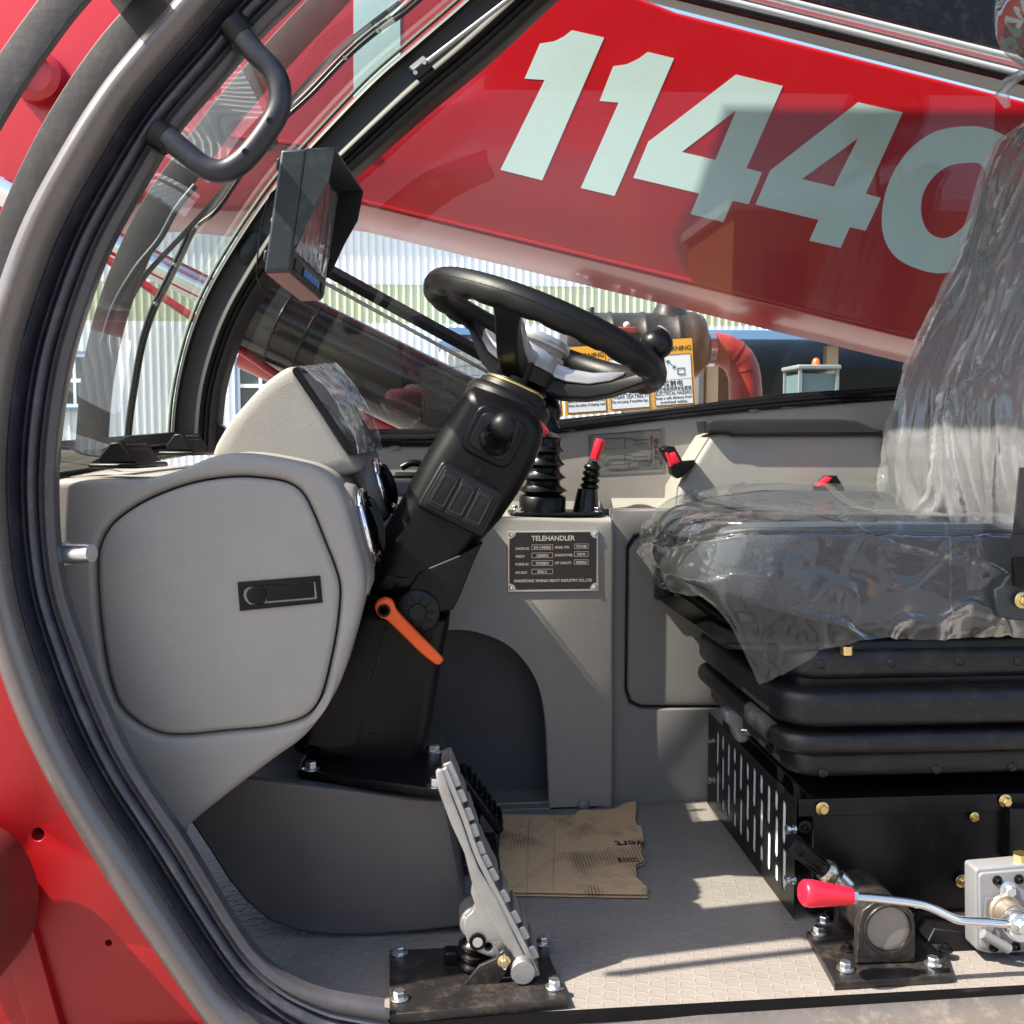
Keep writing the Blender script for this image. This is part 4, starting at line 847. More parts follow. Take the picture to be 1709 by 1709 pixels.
# collar under the wheel
c0, c1 = P(838, 674, 1.43), P(866, 640, 1.43)
AX = Vector((.395, 0, .919)).normalized()
cc = P(850, 668, 1.43)
bm = BM(); lathe(bm, [(.062, -.02), (.062, .002), (.055, .010), (.05, .011), (.048, .018), (.036, .02), (.034, .026), (.013, .027), (.013, .06)], frame_m(cc, AX), 40); obj('collar', bm, M['blacktex'], sc_)
bm = BM(); tube(bm, [cc + AX * .0215 + frame_m((0, 0, 0), AX) @ Vector((.04 * math.cos(a * .2618), .04 * math.sin(a * .2618), 0)) for a in range(24)], .003, 8, closed=True); obj('brass_ring', bm, M['brass'], sc_)
# joystick knob on square escutcheon
ang = R(-24)
def rot(px, py, pts, a=ang): c, s = math.cos(a), math.sin(a); return [(px + x * c + y * -s * 1 if 0 else px + x * c - y * s, py + x * s + y * c) for x, y in pts]
kx, ky = 825, 728; ka = R(26)
obj('knob_escutcheon', prism(BM(), rot(kx, ky, rrect(0, 0, 92, 88, 20), ka), YK - .024, .014, .005, res=4), M['black'], sc_)
obj('knob_well', prism(BM(), rot(kx, ky, rrect(0, 0, 70, 66, 15), ka), YK - .0265, .006, .002), M['blacktex'], sc_)
kb = P(kx + 2, ky + 6, YK - .026); kt = P(842, 710, YK - .085); kd = (kt - kb).normalized(); Lk = (kt - kb).length
bm = BM(); lathe(bm, [(.022, 0), (.021, .005), (.017, .008), (.016, .012), (.012, .020), (.009, Lk * .7), (.009, Lk)], frame_m(kb, kd), 28); obj('knob_boot', bm, M['rubber'], sc_)
bm = BM(); sphere(bm, kt - kd * .004, .0175, 24, sc=(1, 1, 1)); obj('knob', bm, M['blacktex'], sc_)
bm = BM()
for k in range(16):
    a = k * math.pi / 8; lathe(bm, [(.0018, 0), (.0018, .014), (.0008, .016)], frame_m(kt - kd * .026, kd) @ Matrix.Translation((.0165 * math.cos(a), .0165 * math.sin(a), 0)), 6)
o = obj('knob_ribs', bm, M['rubber'], sc_); o['kind'] = 'stuff'
bm = BM(); lathe(bm, [(.0150, 0), (.0162, .016)], frame_m(kt - kd * .026, kd), 24); obj('knob_skirt', bm, M['rubber'], sc_)
screw(sc_, P(795, 784, YK - .019), (0, -1, 0), .0068)
# switch panel
quad = [(739, 767), (842, 826), (806, 899), (694, 845)]
def inset(q, k): cx = sum(p[0] for p in q) / len(q); cy = sum(p[1] for p in q) / len(q); return [(cx + (x - cx) * k, cy + (y - cy) * k) for x, y in q]
def rq(q, r=6):
    out = []
    for i in range(len(q)):
        p = Vector(q[i]); a = Vector(q[i - 1]); b = Vector(q[(i + 1) % len(q)]); u = (a - p).normalized() * r; v = (b - p).normalized() * r
        for t in (0, .33, .66, 1): out.append(tuple((p + u) * (1 - t) ** 2 + p * 2 * t * (1 - t) + (p + v) * t * t))
    return out
obj('switch_bezel', prism(BM(), rq(quad, 9), YK - .034, .022, .004), M['blacktex'], sc_)
obj('switch_frame', prism(BM(), rq(inset(quad, .88), 6), YK - .037, .006, .0012), M['blacktex'], sc_)
def ql(u, v): a = Vector(quad[0]).lerp(Vector(quad[1]), u); b = Vector(quad[3]).lerp(Vector(quad[2]), u); return tuple(a.lerp(b, v))
for k in range(3):
    u0, u1 = .1 + .27 * k, .1 + .27 * k + .255
    q = [ql(u0, .12), ql(u1, .12), ql(u1, .88), ql(u0, .88)]
    s_ = obj('rocker_switch', prism(BM(), rq(q, 3), YK - .0395, .006, .0010), M['blacktex'], sc_)
    qi = inset(q, .74); bm = BM(); loop = [P(x, y, YK - .0396) for x, y in rq(qi, 3)]; tube(bm, loop, .0006, 6, closed=True); obj('rim_line', bm, M['monitor'], s_)
# fluted adjuster wheel and orange lever
gx, gy_ = 697, 1020
bm = BM(); cg = P(gx, gy_, YK - .016); lathe(bm, [(.030, .004), (.030, -.006), (.027, -.009), (.012, -.009), (.011, -.012), (0, -.012)], frame_m(cg, (0, 1, 0)), 40); obj('adjuster_wheel', bm, M['blacktex'], sc_)
for k in range(10):
    a = k * math.pi / 5; bm = BM(); Mx = frame_m(cg, (0, -1, 0)) @ Matrix.Rotation(a, 4, 'Z'); box(bm, (.0185, 0, .0105), (.012, .0022, .003), Mx); obj('flute', bm, M['blacktex'], sc_, bevel=.0006)
bm = BM(); cyl(bm, P(644, 1015, YK - .0), P(644, 1015, YK - .035), .013); obj('lever_stud', bm, M['black'], sc_)
YO = YK - .048
lev = [(627, 1013), (629, 1003), (638, 998), (650, 999), (658, 1008), (661, 1018), (737, 1098), (738, 1104), (733, 1110), (724, 1109), (700, 1088), (664, 1055), (644, 1036), (633, 1031)]
ol_ = obj('tilt_lever', prism(BM(), [tuple(v[:2]) for v in spl([(a, b, 0) for a, b in [(626, 1018), (627, 1008), (634, 1001), (643, 998), (653, 1002), (659, 1012), (664, 1022), (700, 1060), (737, 1098), (738, 1105), (733, 1110), (724, 1108), (700, 1089), (668, 1058), (646, 1037), (633, 1030)]], 4, True)], YO, .016, .004, res=4), M['orange'], sc_)
bm = BM(); lathe(bm, [(.0085, 0), (.0085, .0015), (.0055, .002), (.005, -.004), (0, -.004)], frame_m(P(641, 1019, YO), (0, -1, 0)), 24); obj('lever_cap', bm, M['black'], ol_)
obj('lever_groove', prism(BM(), [(668, 1034), (672, 1032), (727, 1093), (724, 1097)], YO - .0006, .002, .0005), M['orange'], ol_)
# stalk and yellow key piece behind the column, red hazard button
bm = BM(); tube(bm, spl([P(x, y, 1.47) for x, y in ((868, 660), (888, 676), (905, 700), (912, 720))], 5), lambda t: .014 + .006 * t, 16); obj('stalk', bm, M['black'], sc_)
bm = BM(); tube(bm, spl([P(x, y, 1.45) for x, y in ((900, 664), (902, 672), (906, 684))], 5), .0035, 10); obj('key_tab', bm, M['yellow'], sc_)
bm = BM(); sphere(bm, P(917, 688, 1.50), .019, 20, sc=(.9, 1, 1.3)); obj('ignition_housing', bm, M['rubber'], sc_)
bm = BM(); lathe(bm, [(0, .006), (.013, .006), (.0145, .003), (.0145, -.004)], frame_m(P(900, 711, 1.385), (.62, -.15, .5)), 28); obj('hazard_button', bm, M['redplastic'], sc_)

# ================================================================ steering wheel (turns on the column, a part of its own thing)
whl = empty('steering_wheel', (.161, 1.48, .797), 'black three-spoke steering wheel with silver hub and spinner knob', 'steering wheel')
WC = Vector((.161, 1.48, .797)); U_ = Vector((.922, 0, -.387)); V0 = Vector((0, 1, 0)); N0 = U_.cross(V0).normalized()
if N0.z < 0: N0 = -N0
N_ = (N0 + V0 * .03).normalized(); V_ = (V0 - N_ * V0.dot(N_)).normalized(); RW = .172
def wp_(r, phi, h): return WC + U_ * (r * math.cos(phi)) + V_ * (r * math.sin(phi)) + N_ * h
bm = BM(); rows = []
NS = 144
for i in range(NS):
    ph = 2 * math.pi * i / NS; c = wp_(RW, ph, 0); er_ = (wp_(1, ph, 0) - WC).normalized(); row = []
    wav = max(0, math.cos(ph * 22)) * .0022
    for j in range(24):
        a = 2 * math.pi * j / 24; r = .0180
        down = max(0, -math.sin(a)); r += -wav * down
        row.append(c + er_ * (r * .86 * math.cos(a)) + N_ * (r * 1.12 * math.sin(a)))
    rows.append(row)
loft(bm, rows, cu=True); obj('rim', bm, M['blacktex'], whl)
bm = BM(); tube(bm, [wp_(RW + .0154, 2 * math.pi * i / 120, .0015) for i in range(120)], .0006, 6, closed=True); obj('rim_seam', bm, M['rubber'], whl)
HB = -.062
bm = BM(); lathe(bm, [(0, HB - .022), (.030, HB - .022), (.044, HB - .014), (.046, HB + .006), (.042, HB + .01)], Matrix.Translation(WC) @ Matrix((U_, V_, N_)).transposed().to_4x4(), 40); obj('hub_base', bm, M['blacktex'], whl)
MWc = Matrix.Translation(WC) @ Matrix((U_, V_, N_)).transposed().to_4x4()
bm = BM(); lathe(bm, [(.0435, HB + .004), (.0425, HB + .03), (.041, HB + .034), (.036, HB + .036)], MWc, 48); obj('hub_body', bm, M['silver'], whl)
bm = BM(); lathe(bm, [(.037, HB + .034), (.037, HB + .042), (.0435, HB + .043), (.045, HB + .047), (.042, HB + .056), (.034, HB + .0575), (0, HB + .0585)], MWc, 48); obj('hub_cap', bm, M['silver'], whl)
for phi in (R(-16), R(-114), R(124)):
    def sect(r, h, w, t): 
        c = wp_(r, phi, h); tv = wp_(1, phi + math.pi / 2, 0) - WC
        return [c + tv * (w * a) + N_ * (t * b) for a, b in ((-1, -1), (1, -1), (1.0, .2), (.85, 1), (-.85, 1), (-1.0, .2))]
    stn = [(.030, HB - .008, .019, .012), (.06, HB - .006, .018, .012), (.095, HB + .006, .017, .012), (.125, HB + .024, .016, .012), (.150, HB + .044, .018, .011), (RW - .003, -.004, .022, .009)]
    bm = BM(); loft(bm, [sect(*s) for s in stn], cap=True); obj('spoke', bm, M['blacktex'], whl, bevel=.003)
    stn2 = [(.036, HB + .016, .0190, .011), (.06, HB + .016, .0185, .010), (.09, HB + .023, .0175, .009), (.118, HB + .037, .0165, .007), (.132, HB + .048, .010, .003)]
    bm = BM(); loft(bm, [sect(*s) for s in stn2], cap=True); obj('spoke_trim', bm, M['silver'], whl, bevel=.0015)
kp = P(1095, 575, 1.415)
bm = BM(); sphere(bm, kp, .0235, 28, sc=(1, 1, .92)); kn = obj('spinner_knob', bm, M['rubber'], whl)
bm = BM(); b0 = wp_(RW, R(-22), .012); lathe(bm, [(.011, -.004), (.009, .010), (.009, (kp - b0).length - .016), (.014, (kp - b0).length)], frame_m(b0, kp - b0), 24); obj('knob_stem', bm, M['rubber'], whl)
bm = BM(); lathe(bm, [(0, .003), (.010, .0022), (.011, 0)], frame_m(kp + N_ * .0205 + Vector((.002, 0, 0)), N_ + Vector((.3, 0, 0))), 24); obj('knob_badge', bm, M['silver'], whl)

# ================================================================ monitor
A0 = P(440, 454, 1.40); H_ = P(468, 249, 1.40) - A0; T_ = P(484, 452, 1.40) - A0; Wd = P(535, 503, 1.565) - P(478, 455, 1.40)
mo = empty('camera_monitor', A0 + H_ * .5, 'black rear-view camera monitor with sun hood and blue keys on the far pillar', 'monitor')
def mp(t, w, h): return A0 + T_ * t + Wd * w + H_ * h
bm = BM(); c8 = [mp(t, w, h) for t in (0, 1) for w in (0, 1) for h in (0, 1)]; vs = [bm.verts.new(c) for c in c8]
for f in ((0,1,3,2),(4,6,7,5),(0,4,5,1),(2,3,7,6),(0,2,6,4),(1,5,7,3)): bm.faces.new([vs[i] for i in f])
bmesh.ops.recalc_face_normals(bm, faces=bm.faces); obj('casing', bm, M['monitor'], mo, bevel=.004, bseg=3)
def quadp(t, w0, w1, h0, h1): 
    bm = BM(); bm.faces.new([bm.verts.new(p) for p in (mp(t, w0, h0), mp(t, w1, h0), mp(t, w1, h1), mp(t, w0, h1))]); return bm
def blockp(t0, t1, w0, w1, h0, h1):
    bm = BM(); vs = [bm.verts.new(mp(t, w, h)) for t in (t0, t1) for w in (w0, w1) for h in (h0, h1)]
    for f in ((0,1,3,2),(4,6,7,5),(0,4,5,1),(2,3,7,6),(0,2,6,4),(1,5,7,3)): bm.faces.new([vs[i] for i in f])
    bmesh.ops.recalc_face_normals(bm, faces=bm.faces); return bm
obj('screen', blockp(.98, 1.03, .05, .95, .16, .94), M['screen'], mo)
obj('key_strip', blockp(1.0, 1.04, .30, .80, .035, .115), M['black'], mo)
for k in range(6): obj('key', blockp(1.03, 1.07, .33 + k * .075, .33 + k * .075 + .05, .045, .105), M['blue'], mo)
obj('side_button', blockp(1.0, 1.06, .07, .25, .03, .125), M['black'], mo, bevel=.001); obj('side_button', blockp(1.0, 1.06, .84, .95, .03, .125), M['black'], mo, bevel=.001)
obj('under_stripe', blockp(.08, .92, .02, .98, -.01, .0), mat('red_under_casing', (.16, .03, .03), .4), mo)
# hood: top and two tapering cheeks
HT = 2.05
def cheek(w): 
    pts = [mp(1.0, w, 1.0), mp(HT, w, .98), mp(HT * .97, w, .72), mp(1.55, w, .50), mp(1.25, w, .30), mp(1.15, w, .22), mp(1.0, w, .20)]
    sm = pts; d = Wd.normalized() * .002
    b = BM(); f1 = [b.verts.new(p + d) for p in sm]; f2 = [b.verts.new(p - d) for p in sm]; n = len(sm)
    b.faces.new(f1); b.faces.new(f2[::-1])
    for i in range(n): b.faces.new((f1[i], f2[i], f2[(i + 1) % n], f1[(i + 1) % n]))
    bmesh.ops.recalc_face_normals(b, faces=b.faces); return b
obj('hood_cheek', cheek(.01), M['monitor'], mo); obj('hood_cheek', cheek(.99), M['black'], mo)
obj('hood_top', blockp(.95, HT, 0, 1, .985, 1.0), M['monitor'], mo, bevel=.001)
for h in (.1, .85): obj('mount_pad', blockp(-.14, .02, .02, .3, h, h + .09), M['monitor'], mo, bevel=.002)
bm = BM(); tube(bm, [mp(-.1, .5, .5), mp(-.9, .9, .42)], .011, 14); sphere(bm, mp(-.45, .7, .46), .017, 14); obj('ball_mount', bm, M['castgrey'], mo)
bm = BM(); sphere(bm, mp(-.35, .3, .52), .006, 12); obj('mount_screw', bm, M['brass'], mo)
bm = BM(); tube(bm, spl([mp(-.05, .2, .75), mp(-.5, .2, .7), mp(-.85, .3, .45), mp(-.8, .3, .1), mp(-.9, .5, 0)], 6), .0012, 6); obj('cable', bm, M['rubber'], mo)
bm = BM(); rows = []
for i in range(40):
    rows.append([mp(1.06 + .05 * abs(noise.noise(Vector((i * .22, j * .07, 3)))) + .03 * math.sin(i * .9 + j * .05), .05 + .9 * i / 39, .17 + .76 * j / 39) for j in range(40)])
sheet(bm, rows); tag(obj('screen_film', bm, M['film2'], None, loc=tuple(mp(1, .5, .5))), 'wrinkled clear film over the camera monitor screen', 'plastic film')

# ================================================================ cardboard
cb = [(835, 1360), (886, 1361), (921, 1362), (960, 1361), (966, 1353), (1000, 1353), (1027, 1351), (1040, 1343), (1046, 1340), (1062, 1338), (1062, 1350), (1060, 1363), (1062, 1378), (1069, 1379), (1075, 1404), (1069, 1411), (1070, 1420), (1074, 1439), (1063, 1442), (1060, 1455), (1064, 1468), (1070, 1474), (1079, 1480), (1080, 1494), (1000, 1493), (900, 1491), (830, 1490), (831, 1440), (834, 1400)]
def card_loop(z): 
    out = []
    pts = [PZ(x, y, z) for x, y in cb]
    for i, p in enumerate(pts):
        q = pts[(i + 1) % len(pts)]; n = max(1, int((q - p).length / .006)); rough = 1 if 3 <= i <= 22 else .15
        for k in range(n):
            v = p.lerp(q, k / n); out.append((v.x + random.uniform(-1, 1) * .0012 * rough, v.y + random.uniform(-1, 1) * .0012 * rough))
    return out
cbo = empty('cardboard_sheet', PZ(950, 1425, 0), 'torn brown corrugated cardboard sheet lying on the cab floor', 'cardboard')
lpc = card_loop(.006)
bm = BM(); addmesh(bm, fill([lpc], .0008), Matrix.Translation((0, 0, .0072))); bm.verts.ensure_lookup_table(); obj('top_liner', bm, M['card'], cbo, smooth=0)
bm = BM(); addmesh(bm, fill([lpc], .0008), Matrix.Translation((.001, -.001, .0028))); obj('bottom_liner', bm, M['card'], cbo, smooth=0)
bm = BM(); a = PZ(830, 1489, .0055); b = PZ(1079, 1493, .0055); n = 90; pts = [a.lerp(b, k / n) + Vector((0, .002, (.0016 if k % 2 else -.0016) - .0005)) for k in range(n + 1)]
sheet(bm, [pts, [p + Vector((0, .02, 0)) for p in pts]]); o = obj('fluting', bm, M['cardedge'], cbo, smooth=0)
for x in (883, 926):
    bm = BM(); tube(bm, [PZ(x + (y - 1370) * -.02, y, .0078) for y in range(1366, 1488, 8)], .0007, 6, flat=1.5); obj('crease', bm, M['card'], cbo)
bm = BM(); c = PZ(1077, 1404, .0078); Mt = Matrix.Translation(c) @ Matrix.Rotation(math.pi, 4, 'Z'); textmesh(bm, 'vert', .034, Mt @ Matrix.Translation((.004, -.004, 0)), 5e-5, bold=.02, sx=.8); obj('printed_word', bm, M['ink'], cbo, smooth=0)
bm = BM(); c = PZ(1052, 1435, .0078)
for k in range(9): box(bm, c + Vector((-.010 + .0026 * k, .003, 0)), (.0012 if k % 3 else .0019, .011, .0001))
box(bm, c + Vector((0, -.006, 0)), (.028, .0022, .0001)); box(bm, c + Vector((-.016, .001, 0)), (.005, .016, .0001)); o = obj('printed_box_mark', bm, M['ink'], cbo, smooth=0); o['kind'] = 'stuff'

# ================================================================ pedals
bp = empty('brake_pedal', (.04, 1.16, 0), 'cast aluminium ribbed brake pedal standing on a black floor plate', 'pedal')
def PLT(px, py, z=.012): return PZ(px, py, z)
q4 = [PLT(650, 1694), PLT(948, 1668), PLT(908, 1574), PLT(650, 1586)]
bm = BM(); addmesh(bm, fill([[(v.x, v.y) for v in q4]], .012, .0015), Matrix.Translation((0, 0, .0065))); obj('base_plate', bm, M['platesteel'], bp)
for px, py in ((667, 1667), (667, 1592), (925, 1648), (906, 1575)): bolt(bp, PLT(px, py, .0126), (0, 0, 1), .0105)
YP = 1.145
side = [(727, 1289), (731, 1284), (739, 1285), (742, 1292), (748, 1312), (754, 1330), (770, 1370), (787, 1420), (800, 1452), (830, 1500), (858, 1560), (876, 1597), (886, 1612), (888, 1630), (876, 1634), (862, 1610), (840, 1575), (818, 1532), (800, 1500), (786, 1470), (775, 1425), (752, 1375), (737, 1335), (729, 1312)]
obj('side_rib', prism(BM(), side, YP, .008, .0025), M['alu'], bp, smooth=40)
line = [(733, 1285), (748, 1322), (768, 1372), (786, 1425), (806, 1466), (838, 1528), (866, 1582), (889, 1632)]
rows1 = []
lw_ = [P(x + 4, y, YP + .002) for x, y in line]
bm = BM(); rings = []
for p in spl(lw_, 3): rings.append([p, p + Vector((0, .062, 0)), p + Vector((.006, .062, .003)), p + Vector((.006, 0, .003))])
loft(bm, rings, cap=True); obj('tread_plate', bm, M['alu'], bp, smooth=30, bevel=.0008)
sp_ = spl(lw_, 12)
for k in range(12):
    i = int(3 + k * (len(sp_) - 8) / 11.5); p = sp_[i]; t = (sp_[i + 1] - sp_[i - 1]).normalized(); n = Vector((-t.z, 0, t.x)); n = n if n.x > 0 else -n
    Mx = Matrix((t, Vector((0, 1, 0)), n)).transposed().to_4x4(); Mx.translation = p + Vector((0, .034, 0)) + n * .008
    if 1:
        bm = BM(); box(bm, (0, 0, 0), (.017, .056, .012), Mx); obj('tread_ridge', bm, M['alu'], bp, bevel=.002)
web = [(790, 1468), (797, 1452), (830, 1500), (858, 1560), (850, 1605), (842, 1612), (826, 1600), (812, 1596), (798, 1590), (780, 1572), (773, 1550), (776, 1532), (788, 1522), (793, 1510), (786, 1492)]
obj('web', prism(BM(), web, YP + .006, .01, .002, holes=[circ(815, 1581, 7, 16)]), M['alu'], bp, smooth=40)
obj('web', prism(BM(), web, YP + .05, .01, .002), M['alu'], bp, smooth=40)
bm = BM(); lathe(bm, [(0, 0), (.016, 0), (.018, .003), (.018, .04)], frame_m(P(793, 1545, YP + .012), (0, 1, 0)), 28); obj('pivot_boss', bm, M['alu'], bp)
bm = BM(); q = P(797, 1571, YP + .005); lathe(bm, [(.010, 0), (.010, -.002), (.0072, -.002), (.0072, 0)], frame_m(q, (0, 1, 0)), 24); obj('circlip', bm, M['black'], bp)
bm = BM(); lathe(bm, [(.006, .002), (.006, -.003), (0, -.0032)], frame_m(q, (0, 1, 0)), 20); obj('pivot_pin', bm, M['zinc'], bp)
bm = BM(); lathe(bm, [(0, 0), (.0135, 0), (.0145, .002), (.0145, .03)], frame_m(P(873, 1624, YP - .012), (0, 1, 0)), 28); obj('roller', bm, M['alu'], bp)
bm = BM(); q = P(873, 1655, YP + .003); lathe(bm, [(.004, 0), (.004, .02)], frame_m((q.x, q.y, .012), (0, 0, 1)), 12); obj('stop_bolt', bm, M['brass'], bp); bolt(bp, (q.x, q.y, .012), (0, 0, 1), .008, BOLTY, 'stop_nut')
bm = BM(); c = P(792, 1612, YP + .03); prof = [(.012, 0)]
for k in range(3): prof += [(.019, .006 + k * .012), (.019, .009 + k * .012), (.014, .012 + k * .012)]
lathe(bm, prof + [(.011, .042)], frame_m((c.x, c.y, .013), (0, 0, 1)), 28); obj('rubber_boot', bm, M['rubber'], bp)
obj('hinge_bracket', prism(BM(), [(768, 1652), (800, 1612), (828, 1600), (832, 1592), (842, 1586), (852, 1590), (856, 1600), (850, 1615), (828, 1650)], YP - .004, .006, .0015), M['platesteel'], bp)
bolt(bp, P(841, 1604, YP - .004), (0, -1, 0), .0075, BOLTY, 'hinge_bolt')
bm = BM(); tube(bm, spl([P(x, y, YP - .012) for x, y in ((840, 1600), (842, 1592), (840, 1604), (839, 1614), (843, 1618), (846, 1612))], 4), .0008, 6); obj('split_pin', bm, M['zinc'], bp)
bm = BM(); c = P(755, 1622, YP + .05); box(bm, (c.x, c.y, .02), (.02, .02, .018)); obj('sensor', bm, M['black'], bp, bevel=.003)
# black accelerator pedal behind
apd = empty('accelerator_pedal', (.09, 1.45, .0), 'black rubber-padded accelerator pedal in the shade behind the brake pedal', 'pedal')
a1, a2 = P(776, 1296, 1.56), P(828, 1368, 1.56)
tt = (a2 - a1).normalized(); nn = Vector((0, -1, 0)).cross(tt); nn = nn if nn.x > 0 else -nn
Mx = Matrix((tt, Vector((0, 1, 0)) - tt * tt.y, nn)).transposed().to_4x4(); Mx.translation = (a1 + a2) / 2
bm = BM(); box(bm, (0, 0, 0), ((a2 - a1).length + .02, .075, .014), Mx); obj('pad', bm, M['rubber'], apd, bevel=.004)
for k in range(7): bm = BM(); box(bm, (-.04 + k * .0135, 0, .009), (.006, .062, .006), Mx); obj('pad_rib', bm, M['rubber'], apd, bevel=.0015)
bm = BM(); tube(bm, [P(805, 1335, 1.57), P(790, 1365, 1.57), P(795, 1385, 1.57)], .01, 10); obj('arm', bm, M['black'], apd)
bm = BM(); box(bm, (.055, 1.52, .012), (.08, .12, .014)); obj('base_plate', bm, M['platesteel'], apd, bevel=.002)
bolt(apd, P(792, 1367, 1.53), (.3, -1, .2), .006, BOLTY)
# ================================================================ levers on the ledge
ZL = .5125
lp = empty('lever_plate', P(930, 855, 1.77), 'black mounting plate with zinc bolts on the side ledge', 'plate')
bm = BM(); pl4 = [P(852, 853, YL + .012), P(1008, 853, YL + .012)]; xa, xb_ = pl4[0].x, pl4[1].x
addmesh(bm, fill([rrect((xa + xb_) / 2, YL + .055, xb_ - xa, .085, .012)], .005, .001), Matrix.Translation((0, 0, ZL + .0026))); obj('plate', bm, M['blacksteel'], lp)
for x, y in ((866, YL + .024), (997, YL + .024), (860, YL + .085)): bolt(lp, Vector((P(x, 850, y).x, y, ZL + .005)), (0, 0, 1), .0085)
jl = empty('bellows_lever', P(906, 850, YL + .05), 'tall black joystick lever in a large ribbed bellows boot', 'lever')
cj = P(905, 850, YL + .052); cj.z = ZL + .004; axj = Vector((.02, -.02, 1)).normalized()
prof = [(.041, 0), (.041, .026), (.038, .029)]
for k in range(4):
    z = .036 + k * .023; rr = .043 - k * .0025; prof += [(.030 - k * .001, z - .005), (rr - .004, z), (rr, z + .0015), (rr - .003, z + .004), (.031 - k * .001, z + .011)]
prof += [(.029, .128), (.034, .131), (.022, .137), (.012, .140), (.008, .15)]
bm = BM(); lathe(bm, prof, frame_m(cj, axj), 44); obj('bellows', bm, M['rubber'], jl)
bm = BM(); tube(bm, [cj + axj * .14, cj + axj * .19], .006, 12); obj('rod', bm, M['zinc'], jl)
bm = BM(); g = cj + axj * .19; tube(bm, spl([g + Vector(v) for v in ((0, 0, -.02), (.003, 0, .0), (.004, 0, .02), (-.004, 0, .045), (-.010, 0, .06))], 5), lambda t: .017 + .005 * math.sin(t * 3.1), 18); obj('grip', bm, M['rubber'], jl)
rl = empty('red_knob_lever', P(978, 850, YL + .05), 'small lever with red cylindrical knob and ribbed black boot', 'lever')
cr_ = P(978, 850, YL + .05); cr_.z = ZL + .004; top = P(1003, 733, YL + .045); axr = (top - cr_); Lr = axr.length; axr.normalize()
bm = BM(); lathe(bm, [(.024, 0), (.023, .004), (.018, .036), (.0165, .040)], frame_m(cr_, (.06, 0, 1)), 32); obj('boot_base', bm, M['rubber'], rl)
prof = [(.015, .03)]
for k in range(4): z = .042 + k * .011; prof += [(.011, z - .003), (.0165 - k * .0006, z + .001), (.0165 - k * .0006, z + .005), (.011, z + .0085)]
bm = BM(); lathe(bm, prof + [(.006, .09)], frame_m(cr_, Vector((.14, 0, 1))), 28); obj('boot', bm, M['rubber'], rl)
b0_ = cr_ + Vector((.14, 0, 1)).normalized() * .085
bm = BM(); cyl(bm, b0_, b0_ + (top - b0_) * .3, .0035); obj('rod', bm, M['zinc'], rl)
d_ = (top - b0_).normalized(); bm = BM(); lathe(bm, [(.007, 0), (.0085, .001), (.0095, (top - b0_).length - .014), (.0085, (top - b0_).length - .009), (0, (top - b0_).length - .008)], frame_m(b0_ + d_ * .008, d_), 26); obj('knob', bm, M['redplastic'], rl)
bm = BM(); lathe(bm, [(.015, 0), (.015, .003), (.010, .004)], frame_m(cr_ + Vector((0.0, 0, .0005)), (0, 0, 1)), 24); obj('washer', bm, M['zinc'], rl)

# ---- name plate
npx = [(847, 887), (998, 884), (999, 986), (848, 988)]
YN = YL - .003
npl = empty('name_plate', P(923, 936, YN), 'black and silver engraved TELEHANDLER name plate riveted to the side wall', 'name plate')
obj('plate', prism(BM(), npx, YN, .0022, .0004), M['plate_metal'], npl)
c = P(923, 936, YN); w_ = P(998, 900, YN).x - P(847, 900, YN).x; h_ = P(900, 886, YN).z - P(900, 987, YN).z
cut = .011; wi, hi = w_ / 2 - .0028, h_ / 2 - .0028
def notch():
    out = []
    for sx, sy, a0 in ((1, 1, 270), (-1, 1, 0), (-1, -1, 90), (1, -1, 180)):
        seq = [R(a0 - 90 * k / 5) for k in range(6)] if 0 else [R(a0 + 0)]
        for k in range(7):
            # concave quarter circle round the corner rivets
            t = k / 6
            if (sx, sy) == (1, 1): a = R(270 - 90 * t)
            if (sx, sy) == (-1, 1): a = R(0 - 90 * t)
            if (sx, sy) == (-1, -1): a = R(90 - 90 * t)
            if (sx, sy) == (1, -1): a = R(180 - 90 * t)
            out.append((sx * wi + cut * math.cos(a), sy * hi + cut * math.sin(a)))
    return out
nt_ = [(wi, hi - cut)] 
pts = []
for (cx, cy, s) in ((wi, hi, (270, 180)), (-wi, hi, (360, 270)), (-wi, -hi, (90, 0)), (wi, -hi, (180, 90))):
    for k in range(7): a = R(s[0] + (s[1] - s[0]) * k / 6); pts.append((cx + cut * math.cos(a), cy + cut * math.sin(a)))
bm = BM(); addmesh(bm, fill([pts], .0006), FRONT(c.x, YN - .0002, c.z)); obj('field', bm, M['plate_black'], npl)
TX = FRONT(c.x, YN - .0006, c.z)
def sxp(px): return P(px, 936, YN).x - c.x
def szp(py): return P(923, py, YN).z - c.z
bm = BM()
textmesh(bm, 'TELEHANDLER', .0118, TX @ Matrix.Translation((0, szp(902), 0)), 1e-4, 'CENTER', .018, sx=.95)
for s, x, y in (('CHASSIS NO.', 860, 917), ('WEIGHT', 860, 930), ('ENGINE NO.', 860, 943), ('MFG DATE', 860, 957), ('MODEL TYPE', 926, 915.5), ('ENGINE POWER', 926, 928.5), ('LIFT CAPACITY', 926, 941.5)):
    textmesh(bm, s, .0058, TX @ Matrix.Translation((sxp(x), szp(y), 0)), 1e-4, 'LEFT', .012, sx=.72)
for s, x, y in (('24111440003', 905, 915.5), ('12000KG', 905, 929), ('93340824', 905, 942), ('2024.11', 905, 956), ('YN1440', 970, 914.5), ('93KW', 970, 927.5), ('4000KG', 970, 941)):
    textmesh(bm, s, .0064, TX @ Matrix.Translation((sxp(x), szp(y), 0)), 1e-4, 'CENTER', .015, sx=.85)
